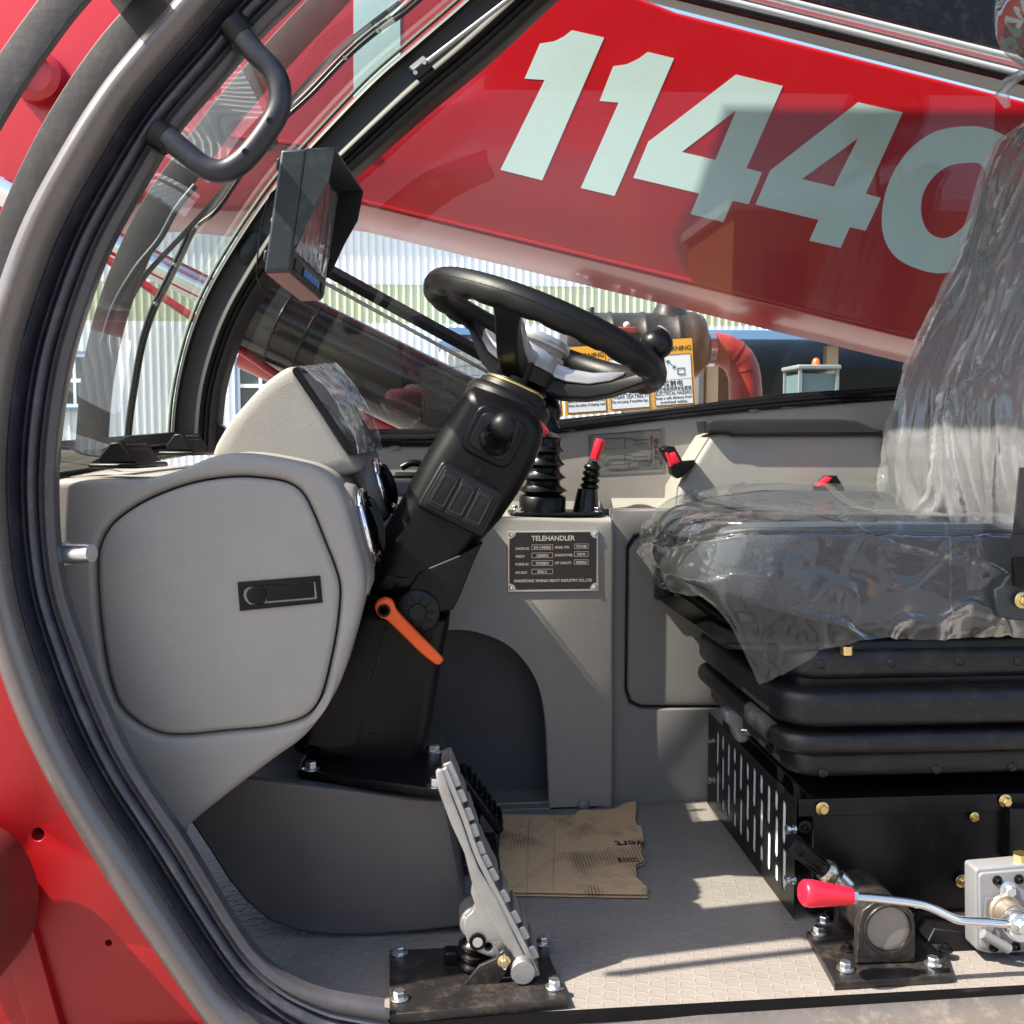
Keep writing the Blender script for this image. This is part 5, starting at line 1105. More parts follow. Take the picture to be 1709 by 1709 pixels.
textmesh(bm, 'SHANDONG YIHENG HEAVY INDUSTRY CO.,LTD', .0066, TX @ Matrix.Translation((0, szp(971), 0)), 1e-4, 'CENTER', .012, sx=.92)
obj('lettering', bm, M['plate_metal'], npl, smooth=0)
for x, y, w in ((905, 913, 36), (905, 926.5, 36), (905, 939.5, 36), (905, 953.5, 36), (970, 912, 24), (970, 925, 24), (970, 938.5, 24)):
    u, v = sxp(x), szp(y); ww, hh2 = w / F * YN, 8.5 / F * YN
    bm = BM(); addmesh(bm, fill([[(u - ww / 2, v - hh2 / 2), (u + ww / 2, v - hh2 / 2), (u + ww / 2, v + hh2 / 2), (u - ww / 2, v + hh2 / 2)], [(u - ww / 2 + .0005, v - hh2 / 2 + .0005), (u + ww / 2 - .0005, v - hh2 / 2 + .0005), (u + ww / 2 - .0005, v + hh2 / 2 - .0005), (u - ww / 2 + .0005, v + hh2 / 2 - .0005)]], .0002), TX); obj('value_box', bm, M['plate_metal'], npl, smooth=0)
for sx in (-1, 1):
    for sy in (-1, 1):
        bm = BM(); lathe(bm, [(.0042, 0), (.004, .001), (.0022, .0016), (.002, .0006), (0, .0006)], frame_m(c + Vector((sx * (w_ / 2 - .006), -.0004, sy * (h_ / 2 - .006))), (0, -1, 0)), 18); obj('rivet', bm, M['zinc'], npl)

# ---- transparent lever sticker on the upper wall
sk = empty('lever_sticker', P(1043, 757, YU - .001), 'transparent sticker with two outlined lever symbols and Support leg handle wording', 'sticker')
obj('film', prism(BM(), [(981, 726), (1110, 714), (1111, 783), (982, 793)], YU - .0012, .0006), M['clear'], sk, smooth=0)
def linep(bm, pts, Y=YU - .0019, r=.0006): tube(bm, [P(x, y, Y) for x, y in pts], r, 5)
bm = BM(); linep(bm, [(985, 726), (1103, 717.5), (1104, 781), (985, 787), (985, 726)]); obj('border', bm, M['ink'], sk)
for dy in (0, 28):
    bm = BM()
    linep(bm, [(1012, 732 + dy), (1043, 730.5 + dy), (1060, 734 + dy), (1060, 743 + dy), (1043, 747 + dy), (1010, 748.5 + dy), (1006, 740 + dy), (1012, 732 + dy)]); linep(bm, [(1043, 731 + dy), (1043, 747 + dy)]); linep(bm, [(1060, 735 + dy), (1082, 733 + dy)]); linep(bm, [(1060, 741 + dy), (1082, 739.5 + dy)]); obj('lever_symbol', bm, M['ink'], sk)
def wall_text(bm, s, px, py, size, Y, rotdeg=0, align='CENTER', bold=0, ex=5e-5, sx=1.0):
    q = P(px, py, Y); textmesh(bm, s, size, FRONT(q.x, Y, q.z) @ Matrix.Rotation(R(rotdeg), 4, 'Z'), ex, align, bold, sx=sx)
for tx_ in (('Support leg handle', 1089, 750, .0068, .02), ('支腿手柄', 1099, 750, .0098, .02), ('Left', 997, 768, .006, 0), ('左', 1004, 768, .008, 0), ('右', 1004, 741, .008, 0)):
    bm = BM(); wall_text(bm, tx_[0], tx_[1], tx_[2], tx_[3], YU - .002, 91, bold=tx_[4]); obj('wording', bm, M['ink'], sk, smooth=0)

# ---- warning decals on the window glass
YW = 1.872
def dec(px, py): return P(px, py, YW)
decs = [(868, 'far left orange warning decal half hidden behind the steering column', ['操作前阅读手册', "Read operator's", 'manual in this'], '防伤害', 'book'),
        (944, 'orange and white MACHINE TIPOVER HAZARD warning decal on the window', ['倾斜路面注意安全', 'MACHINE TIPOVER HAZARD', 'Note the safety of sloping road'], '防倾翻', 'tip'),
        (1017, 'orange and white WEAR SEATBELT warning decal beneath the steering wheel rim', ['倾翻发生时请系', 'WEAR SEATBELT!', 'Do not jump if machine tips.'], '安全带', 'belt'),
        (1090, 'orange and white ELECTRICAL HAZARD warning decal rightmost on the window', ['高空电缆保持安全距离', 'ELECTRICAL HAZARD', 'keep a safe distance from', 'overhead cables.'], '防触电', 'elec')]
tilt = math.atan2(5.2, 73)
for i, (px, lab, lines, head, kind) in enumerate(decs):
    by = 694 - (px - 944) * .085
    o0 = P(px, by, YW); e = empty('warning_decal', o0, lab, 'warning decal', 'orange warning decals on the side window')
    Mx = FRONT(o0.x, YW, o0.z) @ Matrix.Rotation(tilt, 4, 'Z')
    Wd_, Hd_ = 73.0 / F * YW, 113 / F * YW
    bm = BM(); addmesh(bm, fill([rrect(Wd_ / 2, Hd_ / 2, Wd_, Hd_, .002)], .0008), Mx); obj('sheet', bm, M['decal_orange'], e, smooth=0)
    m0 = .0045; hw = Hd_ * .74
    for v0, v1 in ((m0, Hd_ * .40), (Hd_ * .41, hw + m0)):
        bm = BM(); addmesh(bm, fill([[(m0, v0), (Wd_ - m0, v0), (Wd_ - m0, v1), (m0, v1)]], .0004), Mx @ Matrix.Translation((0, 0, .0006))); obj('white_panel', bm, M['decal_white'], e, smooth=0)
    bm = BM(); rect = [(m0, m0), (Wd_ - m0, m0), (Wd_ - m0, hw + m0), (m0, hw + m0)]
    for k in range(4): a, b = rect[k], rect[(k + 1) % 4]; tube(bm, [Mx @ Vector((a[0], a[1], .0009)), Mx @ Vector((b[0], b[1], .0009))], .0004, 4)
    textmesh(bm, '⚠ WARNING', .0125, Mx @ Matrix.Translation((Wd_ / 2, Hd_ * .83, .0008)), 5e-5, 'CENTER', .01, sx=.95)
    textmesh(bm, head, .0125, Mx @ Matrix.Translation((Wd_ / 2, Hd_ * .315, .0010)), 5e-5, 'CENTER', .01)
    for k, s in enumerate(lines):
        cjk = ord(s[0]) > 1000; sz = .0088 if cjk else (.0092 if k == 1 else .0078)
        textmesh(bm, s, sz, Mx @ Matrix.Translation((Wd_ / 2, Hd_ * (.245 - .062 * k), .0010)), 5e-5, 'CENTER', .006, maxw=Wd_ - .013)
    zz = .0010
    def ln(pts, r=.0007): tube(bm, [Mx @ Vector((Wd_ * a, Hd_ * b, zz)) for a, b in pts], r, 4)
    if kind == 'elec':
        ln([(.22, .44), (.22, .74)], .0011); ln([(.22, .70), (.32, .70), (.32, .73)]); ln([(.38, .69), (.56, .58)]); ln([(.38, .65), (.38, .69), (.44, .69)]); ln([(.56, .62), (.56, .58), (.50, .58)]); ln([(.62, .48), (.78, .48), (.78, .57), (.62, .57), (.62, .48)])
    elif kind == 'tip': ln([(.2, .45), (.8, .6)]); ln([(.35, .52), (.35, .66), (.6, .7), (.6, .56)]); ln([(.6, .7), (.75, .62)])
    elif kind == 'belt': ln([(.4, .45), (.4, .6), (.55, .7)]); ln([(.4, .5), (.65, .5), (.65, .44)]); ln([(.42, .64), (.6, .52)])
    else: ln([(.3, .48), (.5, .45), (.7, .48), (.7, .68), (.5, .65), (.3, .68), (.3, .48)]); ln([(.5, .45), (.5, .65)])
    obj('print', bm, M['ink'], e, smooth=0)
cs = empty('window_reflection', P(770, 665, YW), 'faint window reflection left of the steering column, added as a clear sheet with drawn lines', 'sticker')
obj('film', prism(BM(), [(701, 613), (817, 604), (817, 712), (707, 716)], YW + .001, .0006), M['clear'], cs, smooth=0)  # reflection in the pane put in as a clear sheet with drawn lines
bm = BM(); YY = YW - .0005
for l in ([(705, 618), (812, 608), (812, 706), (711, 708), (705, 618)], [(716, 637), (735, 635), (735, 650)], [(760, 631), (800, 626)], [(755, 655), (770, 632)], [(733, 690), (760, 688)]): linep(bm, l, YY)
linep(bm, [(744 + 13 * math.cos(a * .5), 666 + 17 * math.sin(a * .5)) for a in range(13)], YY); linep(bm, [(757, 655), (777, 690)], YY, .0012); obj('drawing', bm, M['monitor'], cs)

# ================================================================ armrest console and belt buckles
YA = YL + .012
ac = empty('armrest_console', P(1320, 770, YA), 'grey side console with black padded arm top beside the seat', 'console')
obj('body', prism(BM(), [(1187, 727), (1200, 723), (1500, 723), (1700, 723), (1700, 880), (1130, 880), (1134, 815)], YA + .008, .125, .010, res=3), M['vinyl'], ac)
pad = [(1179, 703), (1190, 699), (1400, 699), (1430, 702), (1470, 718), (1700, 718), (1700, 727), (1225, 728), (1215, 724), (1182, 722)]
obj('arm_pad', prism(BM(), pad, YA - .004, .075, .006, res=3), mat('arm_pad_rubber', (.014, .012, .013), .5, bump=[('n', 300, .3, .0008)]), ac, smooth=40)
for lab, pts, Y in (('upright black seat belt buckle with red button on the console edge', 0, YA - .004), ('red buttoned seat belt buckle just behind the seat cushion', 1, YL - .02)):
    if pts == 0:
        e = empty('belt_buckle', P(1132, 770, Y), lab, 'buckle')
        obj('housing', prism(BM(), [(1104, 750), (1112, 744), (1126, 745), (1136, 762), (1140, 770), (1162, 768), (1158, 778), (1140, 796), (1132, 799), (1122, 792), (1120, 778)], Y, .03, .004, res=3), M['black'], e, smooth=40)
        obj('button', prism(BM(), [(1117, 757), (1127, 754), (1136, 770), (1131, 775), (1122, 775)], Y - .003, .02, .002), M['redplastic'], e)
        obj('button_slot', prism(BM(), [(1110, 756), (1114, 755), (1124, 777), (1120, 779)], Y - .002, .02, .001), M['redplastic'], e)
    else:
        e = empty('belt_buckle', P(1395, 805, Y), lab, 'buckle')
        obj('housing', prism(BM(), [(1366, 812), (1385, 795), (1398, 794), (1414, 822), (1414, 850), (1370, 850)], Y, .03, .004), M['black'], e, smooth=40)
        obj('button', prism(BM(), [(1364, 811), (1384, 796), (1390, 798), (1374, 815)], Y - .003, .02, .002), M['redplastic'], e)

# ================================================================ the seat
seat = empty('operator_seat', (.62, 1.5, .4), 'dark fabric suspension seat wrapped in clear plastic film', 'seat')
Y0, Y1 = 1.295, 1.715
YC0 = (Y0 + Y1) / 2
# cushion as polar loft: centre -> edge -> bottom
def cushion_rows(off, ztop, zbot, NTH=96, inflate=0):
    xa, xb2, ya, yb = .345 - off, .99, 1.285 - off, 1.715 + off
    cx, cy = (xa + xb2) / 2, (ya + yb) / 2; hx, hy = (xb2 - xa) / 2, (yb - ya) / 2; rows = []
    def per(th, k, e=5.0):
        c, s = math.cos(th), math.sin(th); r = (abs(c) ** e + abs(s) ** e) ** (-1 / e)
        x = cx + hx * k * r * c; y = cy + hy * k * r * s
        if c < 0: x += .02 * (abs(s * r)) ** 2 * (1 if s > 0 else .3)    # far front corner set back
        return x, y
    def topz(x, y):
        u = (y - cy) / hy; fx = (x - xa) / (xb2 - xa)
        return ztop + .020 * (abs(u) ** 2.5) - .012 * fx + .028 * max(0, u) ** 2 * min(1, fx * 3) + .002 + (-.014 * max(0, 1 - fx / .12) ** 2)
    for k, dz in ((.02, 0), (.3, 0), (.55, 0), (.75, .0), (.86, -.001), (.93, -.005), (.975, -.016), (.998, -.034)):
        row = []
        for i in range(NTH):
            x, y = per(2 * math.pi * i / NTH, k); row.append(Vector((x, y, topz(x, y) + dz)))
        rows.append(row)
    last = rows[-1]
    for f, kk in ((.2, 1.004), (.45, 1.006), (.7, 1.0), (.88, .985), (1.0, .95)):
        row = []
        for i in range(NTH):
            x, y = per(2 * math.pi * i / NTH, kk); zt_ = last[i].z; zb_ = zbot + .055 * max(0, 1 - (x - xa) / .20) ; row.append(Vector((x, y, zt_ + (zb_ - zt_) * f)))
        rows.append(row)
    return rows
rw = cushion_rows(0, .525, .385)
bm = BM(); loft(bm, rw, cap=True); obj('cushion', bm, M['seatfab'], seat, smooth=80, sub=1)
bm = BM(); tube(bm, [p + Vector((0, 0, .001)) for p in rw[6]], .0035, 8, closed=True); obj('piping', bm, M['hose'], seat)
for k, xx in enumerate((.43, .60, .78)):
    bm = BM(); tube(bm, [Vector((xx, y, .5275 + .020 * abs((y - YC0) / .215) ** 2.5 - .012 * (xx - .345) / .645 + .028 * max(0, (y - YC0) / .215) ** 2)) for y in [1.34 + .04 * j for j in range(9)]], .002, 6); obj('stitch_line', bm, M['hose'], seat)
HR = Vector((.955, YC0 + .02, 1.315))
# backrest
def back_rows(off):
    rows = []
    for iz in range(25):
        t = iz / 24; z = .50 + t * .70
        xf = .800 - .04 * math.sin(min(1, t * 1.6) * math.pi) * (1 - t) + .19 * max(0, t - .15) ** 1.15 - .03 * (1 - t) * 0
        wz = 1 - .10 * t - (.9 * max(0, (t - .86) / .14) ** 3 * .35)
        th = .055 * (1 - .4 * t) * (1 if t < .9 else max(.25, 1 - (t - .9) / .1 * .7)) + off
        ring = []
        for j in range(48):
            a = 2 * math.pi * j / 48; c, s = math.cos(a), math.sin(a); e = 3.2; r = (abs(c) ** e + abs(s) ** e) ** (-1 / e)
            yy = YC0 + (.212 * wz + off) * r * s; bol = .022 * (abs(s * r)) ** 3 if c < 0 else 0
            xx = xf + .05 + (th + (0)) * r * c - bol * 1.0 + (.02 if t > .95 else 0)
            ring.append(Vector((xx, yy, z)))
        rows.append(ring)
    return rows
brw = back_rows(0)
bm = BM(); loft(bm, brw, cap=True); obj('backrest', bm, M['seatfab'], seat, smooth=80)
for yy in (1.40, 1.61):
    bm = BM(); tube(bm, [min(brw[i], key=lambda v: abs(v.y - yy) + (0 if v.x < sum(q.x for q in brw[i]) / 48 else 9)) for i in range(2, 22)], .0022, 6); obj('seam', bm, M['hose'], seat)
bm = BM(); sphere(bm, HR, .1, 28, sc=(.72, 1.2, .92)); obj('headrest', bm, M['seatfab'], seat)
for yy in (-.05, .07): bm = BM(); cyl(bm, (.98, YC0 + yy, 1.12), (.965, YC0 + yy, 1.29), .006); obj('headrest_post', bm, M['zinc'], seat)
# pan and slide rails
obj('seat_pan', prism(BM(), [(1200, 1072), (1300, 1075), (1380, 1070), (1709, 1062), (1900, 1060), (1900, 1090), (1400, 1096), (1215, 1085)], Y0 - .0, .40, .008), M['blacksteel'], seat)
bm = BM(); tube(bm, spl([P(1118, 975, 1.60), P(1160, 1000, 1.55), P(1215, 1040, 1.45), P(1260, 1075, 1.4)], 5), .0085, 12); obj('adjust_bar', bm, M['black'], seat)
bm = BM(); cyl(bm, P(1413, 1078, Y0 - .012), P(1413, 1092, Y0 - .012), .008); obj('pan_bolt', bm, M['brass'], seat)
# bellows tiers of the suspension: rounded slabs
def tier(name, pts_near, zc, zh, x0, y0, y1, r, m=M['bellows'], x1=1.3):
    bm = BM(); lp_ = rrect((x0 + x1) / 2, (y0 + y1) / 2, x1 - x0, y1 - y0, r, n=8); addmesh(bm, fill([lp_], zh, min(zh * .45, .014), 5), Matrix.Translation((0, 0, zc))); return obj(name, merge(bm), m, seat, smooth=60)
def zof(py, Y=1.27): return P(1500, py, Y).z
tier('suspension_tier', 0, (zof(1088) + zof(1140)) / 2, zof(1088) - zof(1140), .465, 1.285, 1.72, .05)
tier('suspension_tier', 0, (zof(1152) + zof(1212)) / 2, zof(1152) - zof(1212), .448, 1.262, 1.73, .06)
tier('suspension_tier', 0, (zof(1222) + zof(1258)) / 2, zof(1222) - zof(1258), .446, 1.262, 1.73, .06)
tier('suspension_core', 0, (zof(1085) + zof(1262)) / 2, zof(1085) - zof(1262), .475, 1.30, 1.70, .04, M['rubber'])
tier('suspension_skirt', 0, (zof(1256) + zof(1304)) / 2, zof(1256) - zof(1304), .470, 1.285, 1.72, .045)
for px, py in ((1370, 1109), (1488, 1106), (1602, 1104), (1700, 1104)):
    bm = BM(); lathe(bm, [(0, .003), (.004, .0025), (.0065, .0005), (.0065, -.002)], frame_m(P(px, py, 1.2845), (0, -1, 0)), 18); obj('snap_stud', bm, M['bellows'], seat)
for px, py in ((1374, 1290), (1563, 1284), (1690, 1280)):
    bm = BM(); lathe(bm, [(0, .003), (.004, .0025), (.0065, .0005), (.0065, -.002)], frame_m(P(px, py, 1.2845), (0, -1, 0)), 18); obj('snap_stud', bm, M['bellows'], seat)
# grey release lever at the far front
e = obj('release_lever', prism(BM(), [tuple(v[:2]) for v in spl([(a, b, 0) for a, b in [(1211, 1190), (1222, 1186), (1238, 1189), (1252, 1203), (1254, 1212), (1246, 1222), (1252, 1232), (1244, 1240), (1232, 1238), (1222, 1215), (1212, 1206)]], 4, True)], 1.50, .03, .005), M['castgrey'], seat, smooth=40)
bm = BM(); cyl(bm, P(1240, 1222, 1.49), P(1266, 1222, 1.47), .006); obj('lever_rod', bm, M['zinc'], seat)
bolt(seat, P(1288, 1246, 1.32), (-.8, -.6, .1), .009, BOLTB, 'lever_bolt')
# seat belt strap and anchor at the right edge
sbt = empty('seat_belt', P(1700, 920, 1.24), 'black seat belt webbing with stitched end and bracket at right', 'seat belt')
obj('webbing', prism(BM(), [(1702, 780), (1760, 780), (1760, 960), (1690, 960), (1690, 905)], 1.235, .003, .0008), mat('belt_webbing', (.012, .012, .014), .75, bump=[('n', 500, .6, .001)]), sbt)
obj('stitched_end', prism(BM(), [(1689, 893), (1760, 893), (1760, 932), (1688, 932)], 1.232, .003, .0008), mat('stitched_webbing', (.02, .02, .024), .8, bump=[('v', 330, 1.0, .002)]), sbt)
obj('sheath', prism(BM(), [(1692, 930), (1760, 930), (1760, 980), (1694, 978)], 1.23, .008, .002), M['black'], sbt)
obj('anchor_bracket', prism(BM(), [(1682, 963), (1690, 958), (1700, 978), (1760, 980), (1760, 1042), (1690, 1035), (1664, 1028), (1660, 985), (1672, 978)], 1.25, .02, .004), M['monitor'], sbt)
bolt(sbt, P(1706, 1001, 1.243), (0, -1, 0), .011, BOLTY)

# ---- clear plastic covers, things of their own
NT = 440
def rid(v, k=6): return max(0.0, 1 - k * abs(noise.noise(v)))
def wr(p, s=1.0):
    q = p * 9; a = noise.noise(Vector((q.x * 1.2, q.y * 1.2, q.z * 1.6)))
    w = Vector((noise.noise(q * .7) * .8, noise.noise(q * .7 + Vector((9, 0, 0))) * .8, 0))
    b = rid(Vector((q.x * .9 + q.z * .7, q.y * 1.1, q.z * 1.0)) + w, 13); c_ = rid(Vector((q.x * 2.4 - q.z * 1.2, q.y * 2.0 + 4, q.z * 1.1)) + w, 9); d = rid(Vector((q.x * 5 + q.z * 3, q.y * 4, q.z * 4 + 3)) + w, 5)
    return s * (.004 * a + .0065 * b + .0025 * c_ + .0006 * d)
cv = cushion_rows(.010, .537, .385, NT)
hemx = [(.30, .445), (.36, .44), (.392, .40), (.428, .320), (.452, .335), (.51, .372), (.58, .383), (.70, .384), (1.1, .388)]
def hem(x, y):
    nearness = max(0, min(1, (1.45 - y) / .17))
    zn = hemx[-1][1]
    for (a, b), (c_, d) in zip(hemx, hemx[1:]):
        if a <= x <= c_: zn = b + (d - b) * (x - a) / (c_ - a)
    zf = .475 - .05 * max(0, min(1, (1.72 - y) / .3)) if x < .5 else .47
    return zf + (zn - zf) * nearness
rows = cv[:8]; edge = cv[7]; cxy = Vector((.66, 1.5, 0)); rr = []
dense = []
for a, b in zip(rows, rows[1:]):
    for k in range(9): dense.append([a[i].lerp(b[i], k / 9) for i in range(NT)])
for k in range(0, 61):
    t = k / 60; row = []
    for i in range(NT):
        p = edge[i]; hz = hem(p.x, p.y); out_ = Vector((p.x - cxy.x, p.y - cxy.y, 0)).normalized()
        if p.x > .95: out_ = Vector((0, 0, 0)); 
        z = p.z + (hz - p.z) * t + .006 * noise.noise(Vector((i * .06, 3, 0))) * t
        row.append(Vector((p.x, p.y, z)) + out_ * (.006 + .006 * math.sin(t * 3) + .012 * t * noise.noise(Vector((i * .08, t * 2.2, 8)))))
    dense.append(row)
for n_r, row in enumerate(dense):
    for i, p in enumerate(row): w = wr(p) * (.55 if row is not dense[-1] and n_r < 65 else 1.0); p.z += w * .8; p.x -= w * .6 * (1 if p.x < .5 else 0); p.y -= w * .9 if p.y < 1.4 else 0
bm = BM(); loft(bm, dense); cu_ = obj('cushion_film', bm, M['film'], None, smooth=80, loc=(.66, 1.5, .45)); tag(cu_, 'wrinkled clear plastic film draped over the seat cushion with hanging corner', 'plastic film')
bw = back_rows(.007); rows = []
for a, b in zip(bw, bw[1:]):
    for k in range(7): rows.append([p.lerp(q, k / 7) for p, q in zip(a, b)])
rows.append(bw[-1])
rows = [spl(r_, 8, True) for r_ in rows]
for n_i, row in enumerate(rows):
    t = n_i / len(rows); c_ = sum(row, Vector()) / len(row)
    for p in row:
        d = (p - c_); d.z = 0; d.normalize(); f = Vector((0, (p.y - 1.5) * 14 + (p.z - .65) * 2.0, (p.z) * 1.3)); g_ = Vector((0, .5 * noise.noise(p * 6), .4 * noise.noise(p * 6 + Vector((5, 5, 5))))); v = rid(f * 1.1 + g_ * 2, 8); v2 = rid(Vector((1, p.y * 34 - p.z * 9, p.z * 5)) + g_ * 2, 4)
        p += d * (.002 + .011 * v + .005 * v2) * (1 if t > .2 else 1 + (.2 - t) * 6)
top_c = sum(rows[-1], Vector()) / len(rows[-1]) + Vector((0, 0, .012)); rows.append([top_c + (p - top_c) * .5 for p in rows[-1]]); rows.append([top_c + (p - top_c) * .02 for p in rows[-1]])
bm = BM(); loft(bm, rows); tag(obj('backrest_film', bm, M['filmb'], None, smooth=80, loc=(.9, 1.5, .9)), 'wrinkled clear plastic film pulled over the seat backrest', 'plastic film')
# headrest bag with twisted tail
rows = []
hc = HR
tail = [(P(1690, 132, 1.50), .012), (P(1682, 145, 1.5), .007), (P(1672, 156, 1.5), .008), (P(1682, 178, 1.5), .003)]
for k in range(22):
    a = math.pi * k / 24 ; z = math.cos(a); r = math.sin(a) * (1 + .02)
    rows.append([hc + Vector((.08 * r * math.cos(b * math.pi / 32), .128 * r * math.sin(b * math.pi / 32), .1 * z)) * (1 + .05 * abs(noise.noise(Vector((b * .35, k * .15, 2))))) for b in range(64)])
for c_, r in tail: rows.append([c_ + Vector((r * math.cos(b * math.pi / 32), r * 1.5 * math.sin(b * math.pi / 32), .002 * math.sin(b))) for b in range(64)])
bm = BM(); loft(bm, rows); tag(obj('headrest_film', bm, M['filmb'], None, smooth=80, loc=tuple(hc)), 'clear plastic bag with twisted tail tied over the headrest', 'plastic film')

# ================================================================ seat box
sbx = empty('seat_box', (.9, 1.5, 0), 'black steel seat box with perforated front vent plate', 'seat box')
ZB = .167; XB = .482
bm = BM(); box(bm, (XB + .42, (1.29 + YL) / 2 + .0, ZB / 2 + .002), (.80, YL - 1.29 - .004, ZB - .006)); obj('box', bm, M['blacksteel'], sbx, bevel=.003)
bm = BM(); box(bm, (XB + .41, 1.292, ZB - .012), (.82, .006, .024)); obj('top_flange', bm, M['blacksteel'], sbx, bevel=.001)
# perforated plate (in the plane x = XB)
holes = []
cols = 11
def yz(px, py): q = PX(px, py, XB - .002); return (q.y, q.z)
Sx = 2.593
def c3(x, y): return (1100 + x / Sx, 1050 + y / Sx)
slots = {258: [(440, 590), (610, 758)], 281: [(458, 527), (550, 700), (732, 793)], 306: [(492, 640), (668, 815)], 332: [(512, 583), (605, 762), (790, 860)], 359: [(540, 700), (732, 893)], 388: [(577, 655), (670, 830), (850, 922)], 417: [(598, 768), (800, 972)], 448: [(628, 715), (733, 905), (932, 1007)], 480: [(672, 843), (873, 1042)], 513: [(697, 785), (805, 987), (1013, 1093)], 546: [(740, 930), (945, 1130)]}
for x, sl in slots.items():
    for y0_, y1_ in sl:
        a = yz(*c3(x, y0_)); b = yz(*c3(x, y1_)); w = .0074 ; yy = (a[0] + b[0]) / 2; z0_, z1_ = b[1] + w, a[1] - w
        if z1_ > ZB - .02: z1_ = ZB - .02
        lp_ = [(yy + w * math.cos(R(t)), z1_ + w * math.sin(R(t))) for t in range(0, 181, 30)] + [(yy + w * math.cos(R(t)), z0_ + w * math.sin(R(t))) for t in range(180, 361, 30)]
        holes.append(lp_)
me = fill([[(1.288, .004), (YL - .002, .004), (YL - .002, ZB), (1.288, ZB)]] + holes, .001)
MYZ = Matrix(((0, 0, -1, XB - .004), (1, 0, 0, 0), (0, 1, 0, 0), (0, 0, 0, 1)))
me.transform(MYZ); me.flip_normals() if hasattr(me, 'flip_normals') else None
obj('vent_plate', me, M['blacksteel'], sbx, smooth=0)
bm = BM(); box(bm, (XB - .0012, (1.31 + YL) / 2, .088), (.0016, YL - 1.34, .130)); obj('daylight_sheet', bm, M['decal_white'], sbx, smooth=0)  # white sheet added to stand in for daylight seen through the slots
for px, py, x in ((1184, 1237, XB - .012), (1185, 1302, XB - .012), (1316, 1384, XB - .014), (1315, 1469, XB - .014)):
    q = PX(px, py, x); bm = BM(); lathe(bm, [(0, .010), (.005, .010), (.0065, .009), (.0065, .005), (.003, .004), (.003, 0), (.006, -.001), (.006, -.0035)], frame_m(q + Vector((.006, 0, 0)), (-1, 0, 0)), 20); obj('thumb_screw', bm, M['zinc'], sbx)
for px, py, me_ in ((1372, 1349, BOLTY), (1677, 1336, BOLTY), (1626, 1363, BOLTY), (1605, 1470, BOLTY), (1343, 1380, BOLTB), (1382, 1528, BOLTB), (1550, 1520, BOLTB)):
    bolt(sbx, P(px, py, 1.287), (0, -1, 0), .009 if px != 1626 else .0065, me_)
obj('side_channel', prism(BM(), [(1686, 1350), (1800, 1348), (1800, 1440), (1684, 1440)], 1.275, .02, .002), M['blacksteel'], sbx)

# ================================================================ parking lever and pivot housing
zp = .010
pv = empty('lever_pivot_stand', (.54, 1.18, 0), 'black welded pivot housing on a bolted floor plate at right', 'pivot stand')
q4 = [PZ(1393, 1640, zp), PZ(1590, 1628, zp), PZ(1568, 1562, zp), PZ(1530, 1545, zp), PZ(1346, 1555, zp)]
bm = BM(); addmesh(bm, fill([[(v.x, v.y) for v in q4]], .010, .0012), Matrix.Translation((0, 0, .0056))); obj('floor_plate', bm, M['platesteel'], pv)
for px, py in ((1411, 1618), (1557, 1610), (1366, 1558), (1375, 1540)): bolt(pv, PZ(px, py, .0108), (0, 0, 1), .0105)
for px, py in ((1415, 1585), (1538, 1546), (1578, 1586)): bolt(pv, PZ(px, py, .0108), (0, 0, 1), .009, BOLTB if px != 1538 else BOLT)
hc1 = P(1485, 1552, 1.15)
bm = BM(); lathe(bm, [(.028, .012), (.028, 0), (.031, 0), (.032, .002), (.032, .10), (.028, .10)], frame_m(hc1, (0, 1, 0)), 48); obj('tube', bm, M['platesteel'], pv)
obj('front_foot', prism(BM(), [(1430, 1608), (1432, 1545), (1440, 1520), (1460, 1506), (1487, 1502), (1510, 1508), (1524, 1524), (1528, 1545), (1528, 1606)], 1.152, .012, .002, holes=[circ(1485, 1552, 39, 28)]), M['platesteel'], pv, smooth=40)
bm = BM(); lathe(bm, [(0, .006), (.0285, .006), (.0285, .02)], frame_m(hc1, (0, 1, 0)), 48); obj('end_disc', bm, mat('turned_steel', (.27, .25, .235), .42, .6, bump=[('n', 80, .1, .001)], var=.15), pv)
bm = BM(); tube(bm, [hc1 + Vector((.0278 * math.cos(a * .13), .003, .0278 * math.sin(a * .13))) for a in range(48)], .0012, 8, closed=True); obj('retaining_ring', bm, M['blacksteel'], pv)
obj('rear_foot', prism(BM(), [(1396, 1560), (1398, 1490), (1410, 1480), (1440, 1485), (1440, 1565), (1420, 1566)], 1.24, .012, .002), M['platesteel'], pv)
# black hand lever with steel collar
hl = empty('black_hand_lever', P(1385, 1440, 1.23), 'black ribbed hand lever on steel ball joint leaning left', 'lever')
t0, t1 = P(1318, 1405, 1.23), P(1385, 1458, 1.225); dd = (t1 - t0).normalized(); Lh = (t1 - t0).length
bm = BM(); lathe(bm, [(0, 0), (.0115, .0), (.0135, .003), (.0135, .016), (.012, .018), (.0125, .022), (.0095, Lh - .012), (.0085, Lh - .01)], frame_m(t0, dd), 28); obj('grip', bm, M['black'], hl)
for k in range(12):
    a = k * math.pi / 6; bm = BM(); box(bm, (.0112, 0, .036), (.002, .0016, .03), frame_m(t0, dd) @ Matrix.Rotation(a, 4, 'Z')); obj('grip_rib', bm, M['black'], hl)
bm = BM(); cyl(bm, t1 - dd * .014, t1 + dd * .05, .0062); obj('rod', bm, M['zinc'], hl)
bm = BM(); lathe(bm, [(.006, -.006), (.014, -.006), (.0155, .0), (.013, .008), (.009, .012), (.006, .014)], frame_m(t1 - dd * .004, dd), 28); obj('collar', bm, mat('nickel', (.6, .56, .48), .22, .95), hl)
